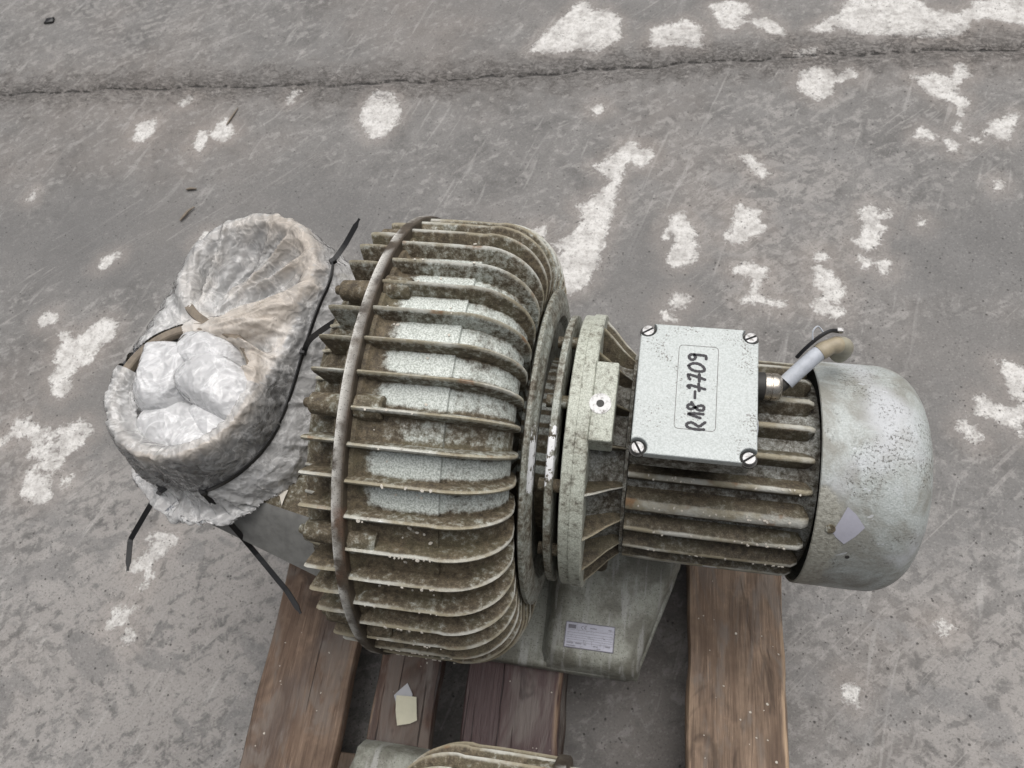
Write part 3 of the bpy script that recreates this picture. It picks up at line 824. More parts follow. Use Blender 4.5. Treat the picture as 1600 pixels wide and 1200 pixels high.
def build_blower(loc, rz, second=False):
    root = empty('side_channel_blower', loc, rz)
    rnd = random.Random(5 if not second else 11)
    # --- right half of the housing with panels between the fins
    prof = [(-.2875, .150), (-.2875, .262), (-.283, .2705), (-.277, .2695), (-.2745, .2655), (-.271, .2625)]
    prof += [(-.27 + .08 * i / 10, .2620) for i in range(1, 11)] + [(-.1892, .2580)]
    prof += [(-.182, .2575), (-.174, .2560), (-.166, .2530)] + arc(-.176, .200, .046, .053, 76, 8, 9) + [(-.137, .18), (-.139, .15), (-.139, .115), (-.105, .113), (-.105, .09)]
    n = 480
    V, F = lathe(prof, n)
    A = []
    for (x, r) in prof:
        for i in range(n):
            ph = 2 * math.pi * i / n
            q = (ph - PH0) / DP
            k = math.floor(q); a = q - k
            base = smooth_tab(int(k) if k < 40 else -1)
            e = sstep(.10, .34, a) * sstep(.04, .26, 1 - a)
            if x < -.189:
                ex = sstep(-.274, -.258, x) * (.6 + .4 * sstep(-.262, -.245, x))
                c = base * (.25 + .75 * e) * ex + .02
            else:
                c = .55 * base * e + .12
            A.append(c)
    housing = mesh('housing', V, F, MT['body'], root, True, 40, attrs={'clean': A})
    # split band
    Vb, Fb = lathe([(-.2937, .20), (-.2937, .2805), (-.2928, .2822), (-.2822, .2822), (-.2812, .2808), (-.2812, .20)], 192)
    Ab = []
    for j in range(6): Ab += [1.0 if j in (2,) else 0.0] * 192
    mesh('split_band', Vb, Fb, MT['band'], root, True, 30, attrs={'tip': Ab})
    # right fins
    P = [(-.2815, .2795), (-.25, .2795), (-.22, .279), (-.195, .278)] + arc(-.190, .218, .0680, .061, 88, 2, 12) + [(-.1240, .203), (-.1290, .180)]
    Q = [(-.2815, .250), (-.25, .250), (-.22, .250), (-.195, .248)] + arc(-.190, .200, .052, .047, 86, 4, 12) + [(-.1400, .190), (-.1420, .170)]
    me_r = fin_mesh(P, Q, .0115, .0074, 'cooling_fin')
    # left cover and its fins
    Vl, Fl = lathe([(-.290, .12), (-.290, .2535), (-.307, .2535), (-.3085, .238), (-.334, .234), (-.346, .225), (-.352, .205), (-.353, .12)], 192)
    cover = mesh('end_cover', Vl, Fl, MT['olive'], root, True, 35)
    P2 = [(-.2935, .272), (-.312, .2728), (-.330, .2722)] + arc(-.336, .250, .0170, .0210, 82, -25, 8) + [(-.344, .234), (-.337, .225)]
    Q2 = [(-.2935, .232), (-.31, .232), (-.322, .230)] + [(-.326 - .0004 * i, .229 - .0006 * i) for i in range(9)] + [(-.329, .224), (-.327, .222)]
    me_l = fin_mesh(P2, Q2, .0110, .0076, 'cooling_fin')
    vb, fb = cyl_between((-.2815, 0, .2640), (-.2520, 0, .2640), .0140, 16, .0128, .002)
    vb2, fb2 = boxmesh(.028, .016, .024, .003, 1, (-.2675, 0, .2515))
    vb, fb = join((vb, fb), (vb2, fb2))
    me_b = mesh('boss', vb, fb, MT['olive'], root).data
    bpy.data.objects.remove(bpy.data.objects[-1] if False else [o for o in bpy.data.objects if o.data == me_b][0])
    vc, fc = cyl_between((-.2935, 0, .2565), (-.333, 0, .2565), .0128, 18, .0112, .002)
    vc2, fc2 = boxmesh(.034, .016, .022, .003, 1, (-.3105, 0, .243))
    vc3, fc3 = cyl_between((-.3325, 0, .2565), (-.340, 0, .2565), .006, 10, .005, .001)
    vc, fc = join((vc, fc), (vc2, fc2), (vc3, fc3))
    me_c = mesh('boss', vc, fc, MT['olive'], root).data
    bpy.data.objects.remove([o for o in bpy.data.objects if o.data == me_c][0])
    for k in range(48):
        ph = PH0 + DP * k
        deg = math.degrees(ph) % 360
        wipe_light = -.02 + rnd.uniform(-.08, .10) + (.10 if 60 < deg < 170 else -.04)  # uneven grime per fin; upper fins also painted paler for light from above
        radial('cooling_fin', me_r, MT['fin'], housing, ph, wipe_light)
        if k % 4 == 0:
            radial('boss', me_b, MT['olive'], housing, ph + R(.6))
            radial('boss', me_c, MT['olive'], cover, ph + R(.6))
        else:
            radial('cooling_fin', me_l, MT['fin'], cover, ph + R(.5) + rnd.uniform(-.004, .004), wipe_light - .05)
    # --- vented discs between blower and motor
    def scraped(name, prof, n=160, c0=57, c1=76, xs_=-9):
        V, F = lathe(prof, n)
        A = []
        for (x, r) in prof:
            for i in range(n):
                d = 360 * i / n
                A.append(sstep(c0 - 6, c0 + 4, d) * (1 - sstep(c1 - 4, c1 + 5, d)) * (.95 if (r > .15 and x > xs_) else .1))
        return mesh(name, V, F, MT['ring'], root, True, 30, attrs={'scrape': A})
    scraped('vent_disc', [(-.1225, .09), (-.1225, .1975), (-.1208, .2005), (-.1165, .2005), (-.1150, .1975), (-.1145, .1935), (-.1130, .187), (-.1118, .1845), (-.1112, .182), (-.1115, .168), (-.1175, .160), (-.118, .128), (-.118, .09)], c0=50, c1=72, xs_=-.1148)
    scraped('vent_ring', [(-.0995, .120), (-.0995, .1675), (-.0985, .1690), (-.0920, .1690), (-.0912, .1675), (-.0912, .120), (-.0995, .120)], c0=53, c1=74)
    fl = scraped('motor_flange', [(-.0825, .085), (-.0825, .1690), (-.0815, .1705), (-.0705, .1705), (-.0700, .1725), (-.0575, .1725), (-.0560, .1710), (-.0560, .085)], c0=62, c1=74)
    fl.data.materials.clear(); fl.data.materials.append(MT['flange'])
    for k in range(10):
        ph = R(14 + 36 * k)
        V, F = cyl_between(pt(-.108, .150, ph), pt(-.080, .150, ph), .0075, 12)
        mesh('spacer', V, F, MT['olive'], root)
    # lug with the lifting hole on the flange
    lr = R(85)
    ux, uz = math.sin(lr), math.cos(lr)
    out = [(-.0565, -.046), (-.033, -.046), (-.0315, -.0445), (-.0315, .0445), (-.033, .046), (-.0565, .046)]
    V, F = prism(out, .140, .1722, .0018)
    lug = mesh('lifting_lug', V, F, MT['flange'], root, True, 35, (0, 0, ZL), (-(lr - math.pi / 2), 0, 0))
    V, F = cyl_between((-.0475, -.004, .1715), (-.0475, -.004, .1728), .0118, 28)
    mesh('spot_face', V, F, MT['bare'], lug)
    V, F = cyl_between((-.0475, -.004, .1722), (-.0475, -.004, .1731), .0042, 20)
    mesh('bolt_hole', V, F, MT['dark'], lug)
    # --- bell between flange and motor, with webs
    V, F = lathe([(-.057, .128), (-.05, .126), (-.025, .116), (-.018, .116), (-.017, .1245), (-.0135, .1245), (-.0130, .110)], 96)
    bell = mesh('motor_bell', V, F, MT['motor'], root, True, 35)
    wm = fin_mesh([(-.0565, .166), (-.045, .155), (-.03, .138), (-.016, .1255)], [(-.0565, .12), (-.045, .118), (-.03, .115), (-.016, .112)], .008, .005, 'web')
    for k in range(18):
        radial('web', wm, MT['motorfin'], bell, R(9 + 20 * k), -.12 + rnd.uniform(-.1, .1))
    # --- motor body
    V, F = lathe([(-.0145, .09), (-.0145, .112), (.19, .112), (.196, .10)], 96)
    body = mesh('motor_body', V, F, MT['motor'], root, True, 35)
    FP = [(-.0125, .1285), (.02, .1300), (.08, .1302), (.14, .1300), (.176, .1295), (.1825, .1255), (.1835, .118)]
    FQ = [(-.0125, .108), (.02, .108), (.08, .108), (.14, .108), (.172, .108), (.176, .108), (.177, .108)]
    fm = fin_mesh(FP, FQ, .0200, .0105, 'motor_fin')
    fw = fin_mesh(FP, FQ, .030, .0235, 'motor_fin')
    for k in range(23):
        d = 56.5 + 15.65 * k
        if abs(((d - 40.85 + 180) % 360) - 180) < 3:
            radial('motor_fin', fw, MT['motorfin'], body, R(d), -.02)
        else:
            radial('motor_fin', fm, MT['motorfin'], body, R(d), rnd.uniform(-.08, .08))
    V, F = lathe([(.19, .075), (.19, .09), (.205, .09), (.205, .07)], 48)
    mesh('bearing_shield', V, F, MT['dark'], root)
    # --- fan cover
    prof = [(.2, .1315), (.1885, .1315), (.1870, .1328), (.1880, .1342), (.192, .1345), (.21, .1345), (.23, .1345), (.25, .1345), (.262, .1342)] + arc(.264, .088, .0455, .0462, 88, 6, 14) + [(.3100, .078), (.3104, .05), (.3104, 0.0005)]
    n = 160
    V, F = lathe(prof, n, closed_ends=False)
    A = []
    for (x, r) in prof:
        for i in range(n):
            d = 360 * i / n
            A.append(.75 * (1 - sstep(.195, .255, x)) * (1 - sstep(48, 70, d)) + .45 * (1 - sstep(.19, .215, x)) * (1 - sstep(120, 200, d)) if d < 300 else .7 * (1 - sstep(.195, .26, x)))
    fan = mesh('fan_cover', V, F, MT['cover'], root, True, 35, attrs={'blister': A})
    def cov(x, d, e=.0): return pt(x, .1345 + e, R(d))
    for (x, d, r_, mt, nm) in ((.203, 41.5, .0052, 'olive', 'cover_bolt'), (.2265, 26.5, .0026, 'dark', 'screw_hole')):
        V, F = cyl_between(cov(x, d, -.004), cov(x, d, .0016 if nm == 'cover_bolt' else .0003), r_, 14, None, .0004)
        mesh(nm, V, F, MT[mt], fan)
    # bare diamond where the paint came off
    dia = [(.2165, 53.0), (.2255, 50), (.2365, 44.0), (.2290, 39.0), (.2195, 34.2), (.2100, 37.5), (.2055, 40.0), (.2115, 47)]
    c0 = (.2195, 43.5)
    V, F = [cov(c0[0], c0[1], .0005)], []
    for s in (.5, 1.0):
        for (x, d) in dia: V.append(cov(c0[0] + (x - c0[0]) * s, c0[1] + (d - c0[1]) * s, .0005))
    m = len(dia)
    for i in range(m):
        j = (i + 1) % m
        F.append((0, 1 + i, 1 + j)); F.append((1 + i, 1 + m + i, 1 + m + j, 1 + j))
    mesh('bare_patch', V, F, MT['primer'], fan)['label'] = 'diamond-shaped lilac bare patch'
    # --- terminal box
    TX0, TX1, TY0, TY1 = -.0115, .1125, -.078, .077
    ZT = .496
    tb = mesh('terminal_box', *prism(rrect(TX0 + .001, TX1 - .001, TY0 + .001, TY1 - .001, .011), .462, ZT - .0095, .001), MT['motor'], root, True, 35)
    mesh('box_neck', *prism(rrect(TX0 + .012, TX1 - .012, TY0 + .030, TY1 - .030, .011), .40, .4625, .001), MT['motor'], tb, True, 35)
    out = []
    ins, rn = .0085, .0100
    corners = ((TX1, TY0, -1, 1), (TX1, TY1, -1, -1), (TX0, TY1, 1, -1), (TX0, TY0, 1, 1))
    def notch(cx, cy, sx, sy):
        c = Vector((cx + sx * ins, cy + sy * ins))
        k = []
        for i in range(13):
            t = i / 12 * math.pi / 2
            k.append(t)
        return c
    # lid outline with a scalloped pocket in each corner (ccw)
    for ci, (cx, cy, sx, sy) in enumerate(corners):
        c = Vector((cx + sx * .0068, cy + sy * .0068))
        # angles of pocket as seen from its centre, inside the lid
        st = {0: (180 + 47, 90 - 47), 1: (270 + 47, 180 - 47), 2: (47, -90 - 47), 3: (90 + 47, -47)}[ci]
        a0, a1 = st
        for i in range(13):
            a = R(a0 + (a1 - a0) * i / 12)
            q = c + Vector((math.cos(a), math.sin(a))) * rn
            q.x = min(max(q.x, TX0), TX1); q.y = min(max(q.y, TY0), TY1)
            out.append((q.x, q.y))
    V, F = prism(out, ZT - .0092, ZT, .0014)
    E = []
    for v in V:
        e = min(v[0] - TX0, TX1 - v[0], v[1] - TY0, TY1 - v[1])
        E.append(.45 if v[2] < ZT - .004 else 0.0)
    mesh('lid', V, F, MT['paint'], tb, True, 35, attrs={'edge': E})
    for ci, (cx, cy, sx, sy) in enumerate(corners):
        c = (cx + sx * .0074, cy + sy * .0074)
        V, F = cyl_between((c[0], c[1], ZT - .0098), (c[0], c[1], ZT - .0078), .0086, 22)
        mesh('screw_pocket', V, F, MT['dark'], tb)
        # slotted head: two half discs with a gap
        ang = R((38, 5, 35, 120)[ci] if ci != 1 else 28)
        VV, FF = [], []
        for sgn in (-1, 1):
            ring = []
            for i in range(13):
                t = math.pi * i / 12
                ring.append((.0064 * math.cos(t), sgn * (.0008 + .0056 * math.sin(t))))
            if sgn < 0: ring = ring[::-1]
            vv, ff = prism(ring, ZT - .009, ZT - .0028, .0007)
            VV, FF = join((VV, FF), (vv, ff))
        rot = Matrix.Rotation(ang, 4, 'Z')
        VV = [tuple(rot @ Vector(v) + Vector((c[0], c[1], 0))) for v in VV]
        mesh('screw', VV, FF, MT['steel'], tb)
    if not second:
        S = {k: [(a / 1000, b / 1000) for a, b in v] for k, v in STROKES.items()}
        o_, i_ = rrect(.0300, .0716, -.0472, .0525, .0045), rrect(.0306, .0710, -.0466, .0519, .004)
        V, F = frame_strip(o_, i_, ZT - .0003, ZT + .0002)
        mesh('label_outline', V, F, MT['groove'], tb, False)
        VV, FF = [], []
        lift = 0
        for key in ('R', 'N', 'e', 'd', 's', 't', 'u', 'v', 'o', 'n'):
            path = catmull([(a, b, 0) for a, b in S[key]], 6) if len(S[key]) > 2 else [Vector((a, b, 0)) for a, b in S[key]]
            lift += 1
            zz = ZT + .00022 + lift * .00002
            m = len(path)
            base = len(VV)
            L, Rr = [], []
            for i in range(m):
                t = (path[min(i + 1, m - 1)] - path[max(i - 1, 0)]).normalized()
                s = Vector((-t.y, t.x, 0)); w = .00158 * (1 + .12 * math.sin(i * 1.7 + lift))
                L.append(path[i] + s * w); Rr.append(path[i] - s * w)
            t0 = (path[0] - path[1]).normalized(); t1 = (path[-1] - path[-2]).normalized()
            for i in range(m):
                VV += [(L[i].x, L[i].y, zz), (Rr[i].x, Rr[i].y, zz)]
            for i in range(m - 1):
                q = base + 2 * i
                FF.append((q, q + 1, q + 3, q + 2))
            for (c, t) in ((path[0], t0), (path[-1], t1)):   # round pen ends
                b0 = len(VV)
                s = Vector((-t.y, t.x, 0))
                ring = [c + (s * math.cos(R(180 * k / 8)) + t * math.sin(R(180 * k / 8))) * .00158 for k in range(9)]
                VV += [(q.x, q.y, zz + .000005) for q in ring]
                FF.append(tuple(range(b0, b0 + 9)))
        w = mesh('marker_writing', VV, FF, MT['ink'], tb, False, recalc=False)
        w['label'] = 'black handwritten marker code R18-7709'
        # plug on the right wall, below the cable gland
        V, F = cyl_between((.111, -.028, .470), (.1155, -.028, .470), .012, 24, None, .001)
        mesh('blind_plug', V, F, MT['sleeve'], tb)
        # gland: dark adaptor, nickel nut with flats, dome
        y0, z0 = .034, .452
        V, F = cyl_between((.110, y0, z0), (.126, y0, z0), .0155, 28, None, .0012)
        gl = mesh('cable_gland', V, F, MT['dark'], root)
        VV, FF = [], []
        for i, (x, r_) in enumerate(((.1245, .0142), (.127, .0150), (.1305, .0150), (.1310, .0143), (.1325, .0143), (.133, .0152), (.1385, .0150), (.1420, .0132), (.1435, .0108), (.1435, .006))):
            for k in range(24): VV.append((x, y0 + r_ * math.cos(2 * math.pi * k / 24), z0 + r_ * math.sin(2 * math.pi * k / 24)))
            if i:
                for k in range(24):
                    a, b = (i - 1) * 24 + k, (i - 1) * 24 + (k + 1) % 24
                    FF.append((a, b, b + 24, a + 24))
        mesh('gland_nut', VV, FF, MT['nickel'], gl)
        cp = catmull([(.141, y0, z0), (.147, .039, .4535), (.153, .045, .457), (.166, .058, .464), (.178, .070, .469), (.190, .079, .471), (.200, .084, .468), (.2075, .088, .459), (.2095, .091, .446), (.2085, .093, .436)], 8)
        V, F = tube(cp[:10], .0062, 16); cable = mesh('cable', V, F, MT['dark'], root)
        V, F = tube(cp[10:34], lambda t: .0085, 18); mesh('sleeve', V, F, MT['sleeve'], cable)
        V, F = tube(cp[33:49], lambda t: .0090 + .0006 * math.sin(t * 9), 18); mesh('tape_wrap', V, F, MT['tape'], cable)
        V, F = tube(cp[47:], lambda t: .0092 + .0020 * math.sin(min(1, t * 1.3) * math.pi * .55), 18); mesh('cable_end', V, F, MT['elbow'], cable)
        V, F = tube(catmull([(.158, .068, .462), (.164, .073, .472), (.176, .083, .481), (.188, .091, .484), (.198, .094, .480)], 6), .0022, 8)
        mesh('cable_tie', V, F, MT['black'], cable)
        V, F = boxmesh(.007, .005, .005, .0006, 1, (.199, .0945, .481)); mesh('tie_head', V, F, MT['steel'], cable)
        V, F = tube(catmull([(.171, .081, .480), (.170, .088, .486), (.175, .094, .487), (.181, .090, .483)], 6), .0009, 6)
        mesh('tie_tail', V, F, MT['sleeve'], cable)
    # --- foot
    fy = .0 if not second else -.03
    front = -.236 + fy
    foot_out = [(-.335, front), (-.05, front - .001), (.006, front), (.018, front + .004), (.0245, front + .014), (.068, -.085), (.080, -.03), (.080, .10), (.06, .15), (.0, .175), (-.335, .175)]
    V, F = prism(foot_out, 0.001, .030, .008)
    foot = mesh('foot', V, F, MT['foot'], root, True, 40)
    # raised block that carries the flange, with a soft step on its left side
    blk = []
    rows = [(-.118, .026), (-.112, .045), (-.104, .068), (-.094, .076), (-.08, .078), (-.03, .078), (.004, .076)]
    ys_ = [front + .0005, front + .004, front + .012, front + .024, -.166, -.12, -.06, .0, .06, .12, .160, .168, .172]
    VV, FF = [], []
    for yy in ys_:
        t = min(1, max(0, (yy - front) / (-.085 - front)))
        edge = .0215 + (.066 - .0215) * t if yy < -.085 else .078
        drop = {0: .055, 1: .022, 2: .007, 3: .0012}.get(ys_.index(yy), 0)
        if yy > .15: drop = {.160: .01, .168: .03, .172: .055}[yy]
        up = .030 * sstep(-.165, -.02, yy) * (1 - sstep(.02, .16, yy))
        row = [(x, yy, max(.024, z - drop + up)) for x, z in rows]
        row += [(edge - .018, yy, max(.022, .0745 - drop + up)), (edge - .007, yy, max(.021, .068 - drop + up)), (edge - .001, yy, max(.02, .052 - drop + up * .6)), (edge + .001, yy, .012)]
        VV += [(x - .004 if yy > front + .02 else x, y_, z_) for x, y_, z_ in row]
    m = len(rows) + 4
    for j in range(len(ys_) - 1):
        for k in range(m - 1):
            a = j * m + k
            FF.append((a, a + 1, a + 1 + m, a + m))
    mesh('foot_block', VV, FF, MT['foot'], foot, True, 60)
    V, F = lathe([(-.118, .02), (-.118, .10), (.05, .10), (.055, .02)], 24)
    # web that carries motor flange on the foot
    V, F = boxmesh(.055, .22, .15, .008, 2, (-.062, .01, .145)); mesh('pedestal', V, F, MT['olive'], root)
    V, F = boxmesh(.12, .26, .10, .010, 2, (-.235, .01, .055)); mesh('pedestal', V, F, MT['olive'], root)
    # nameplate
    if not second:
        npl = empty
        ang = R(0.5)
        def NP(u, v, e): # u right, v away from viewer
            cx, cy = -.0500, -.1925
            return (cx + u * math.cos(ang) - v * math.sin(ang), cy + u * math.sin(ang) + v * math.cos(ang), .0784 + e)
        W, H = .0345, .0172
        def quad(u0, u1, v0, v1, e0, e1):
            V = [NP(u0, v0, e0), NP(u1, v0, e0), NP(u1, v1, e0), NP(u0, v1, e0), NP(u0, v0, e1), NP(u1, v0, e1), NP(u1, v1, e1), NP(u0, v1, e1)]
            return V, [(3, 2, 1, 0), (4, 5, 6, 7), (0, 1, 5, 4), (1, 2, 6, 5), (2, 3, 7, 6), (3, 0, 4, 7)]
        np_ = mesh('nameplate', *quad(-W, W, -H, H, -.0006, .0006), MT['plate'], root, False)
        np_['label'] = 'small silver rating plate marked CE'
        e0, e1 = .0005, .00085
        parts = [quad(-W - .0006, W + .0006, H - .0002, H + .001, -.0006, .0010), quad(-W - .0006, W + .0006, -H - .001, -H + .0002, -.0006, .0010), quad(-W - .001, -W + .0002, -H, H, -.0006, .0010), quad(W - .0002, W + .001, -H, H, -.0006, .0010)]
        mesh('plate_border', *join(*parts), MT['print_'], np_, False)
        parts = [quad(-W + .003, -W + .014, H - .0085, H - .003, e0, e1)]                       # maker block
        for v in (H - .0100, H - .0140, H - .0175, H - .0205, H - .0235, H - .0270): parts.append(quad(-W + .002, W - .002, v - .00015, v + .00015, e0, e1))
        for (u, va, vb) in ((.004, -H + .004, -H + .011), (.0215, -H + .004, -H + .011), (-.008, -H + .0075, -H + .011)): parts.append(quad(u - .00015, u + .00015, va, vb, e0, e1))
        rr = random.Random(3)
        for (ua, ub, v) in ((-W + .003, -.022, -H + .006), (-.019, -.010, -H + .006), (-.007, -.004, -H + .0055), (.006, .013, -H + .0045), (.023, .030, -H + .0060), (.0, .009, H - .0055), (.026, .030, H - .0050), (.020, .022, -.0010), (-W + .003, -.018, -H + .0022), (.012, .017, -H + .0018)):
            u = ua
            while u < ub - .0006:
                w = rr.uniform(.0005, .0010); parts.append(quad(u, u + w, v - .0008, v + .0008, e0, e1)); u += w + .0005
        # the letters C E
        for cx, bar in ((-.0105, False), (-.0060, True)):
            for k in range(10):
                a0, a1 = R(65 + 23 * k), R(65 + 23 * (k + 1))
                q = [NP(cx + r_ * math.cos(a), H - .0060 + r_ * math.sin(a), e) for e in (e0, e1) for r_, a in ((.0018, a0), (.0025, a0), (.0025, a1), (.0018, a1))]
                parts.append((q, [(3, 2, 1, 0), (4, 5, 6, 7), (0, 1, 5, 4), (1, 2, 6, 5), (2, 3, 7, 6), (3, 0, 4, 7)]))
            if bar: parts.append(quad(cx - .0022, cx + .0004, H - .0063, H - .0057, e0, e1))
        mesh('plate_print', *join(*parts), MT['print_'], np_, False)
    # --- duct and the two upright ports on the left
    sec = []
    for (x, yf, yb, zt, zb, ch) in ((-.645, -.095, .195, .352, .306, .020), (-.632, -.105, .205, .360, .304, .028), (-.56, -.120, .215, .362, .302, .034), (-.48, -.135, .218, .362, .300, .042), (-.40, -.150, .215, .362, .298, .050), (-.352, -.158, .205, .362, .280, .055)):
        sec.append([(x, yf - ch * .9 , zb), (x, yf - ch, zb + .006), (x, yf - .006, zt - .010), (x, yf + .004, zt - .003), (x, yf + .016, zt), (x, yb - .016, zt), (x, yb, zt - .01), (x, yb + .01, zb)])
    VV = [p for s in sec for p in s]; m = 8; FF = []
    for j in range(len(sec) - 1):
        for k in range(m):
            a, b = j * m + k, j * m + (k + 1) % m
            FF.append((a, b, b + m, a + m))
    FF.append(tuple(range(m - 1, -1, -1))); FF.append(tuple((len(sec) - 1) * m + k for k in range(m)))
    duct = mesh('port_duct', VV, FF, MT['olive'], root, True, 30)
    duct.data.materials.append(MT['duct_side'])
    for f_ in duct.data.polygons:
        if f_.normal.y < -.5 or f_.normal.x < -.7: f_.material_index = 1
    for (cx, cy) in ((-.535, -.045), (-.510, .125)):
        VV, FF = [], []
        pr = [(.098, .355), (.098, .372), (.0845, .376), (.0845, .455), (.0885, .458), (.0885, .4745), (.0870, .4760), (.0805, .4760), (.0790, .4745), (.0790, .37)]
        for i, (r_, z) in enumerate(pr):
            for k in range(64): VV.append((cx + r_ * math.cos(2 * math.pi * k / 64), cy + r_ * math.sin(2 * math.pi * k / 64), z))
            if i:
                for k in range(64):
                    a, b = (i - 1) * 64 + k, (i - 1) * 64 + (k + 1) % 64
                    FF.append((a, b, b + 64, a + 64))
        FF.append(tuple((len(pr) - 1) * 64 + k for k in range(64)))
        prt = mesh('port_pipe', VV, FF, MT['dark'], root, True, 35)
        VV, FF = [], []
        pr = [(.0893, .470), (.0896, .4750), (.0885, .4768), (.0800, .4768), (.0786, .475), (.0784, .468)]
        for i, (r_, z) in enumerate(pr):
            for k in range(64): VV.append((cx + r_ * math.cos(2 * math.pi * k / 64), cy + r_ * math.sin(2 * math.pi * k / 64), z))
            if i:
                for k in range(64):
                    a, b = (i - 1) * 64 + k, (i - 1) * 64 + (k + 1) % 64
                    FF.append((a, b, b + 64, a + 64))
        mesh('pipe_rim', VV, FF, MT['rim'], prt, True, 35)
    return root

blower = build_blower((0, 0, PZ), 0)
tag(blower, 'dirty grey-green finned side channel blower with motor, marked R18-7709', 'blower', 'blowers on the pallet')
blower_b = build_blower((-.338, -.637, PZ), math.pi, True)
tag(blower_b, 'second finned blower cut off by the bottom edge of the picture', 'blower', 'blowers on the pallet')

# ---------------------------------------------------------------- plastic film over the two ports
P1, P2 = Vector((-.535, -.045)), Vector((-.510, .125))
AX = (P2 - P1).normalized()
NR = Vector((AX.y, -AX.x))
def outline():
    """(anchor on the line between the ports, outward direction, 0..1 along P1->P2), ccw"""
    out = []
    for i in range(70):
        t = i / 70; out.append((P1.lerp(P2, t), NR.copy(), t))
    for i in range(140):
        a = math.pi * i / 140; out.append((P2.copy(), NR * math.cos(a) + AX * math.sin(a), 1.0))
    for i in range(70):
        t = i / 70; out.append((P2.lerp(P1, t), -NR, 1 - t))
    for i in range(140):
        a = math.pi * i / 140; out.append((P1.copy(), -NR * math.cos(a) - AX * math.sin(a), 0.0))
    return out
OUT = outline()
NO = len(OUT)
def ridge(x, y, z=0.0, o=2):
    return 1 - abs(fbm((x, y, z), o)) * 2.6
def tie_z(t, D): return .530 + .040 * sstep(0, 1, t) + .036 * max(0.0, D.dot(NR)) ** .7


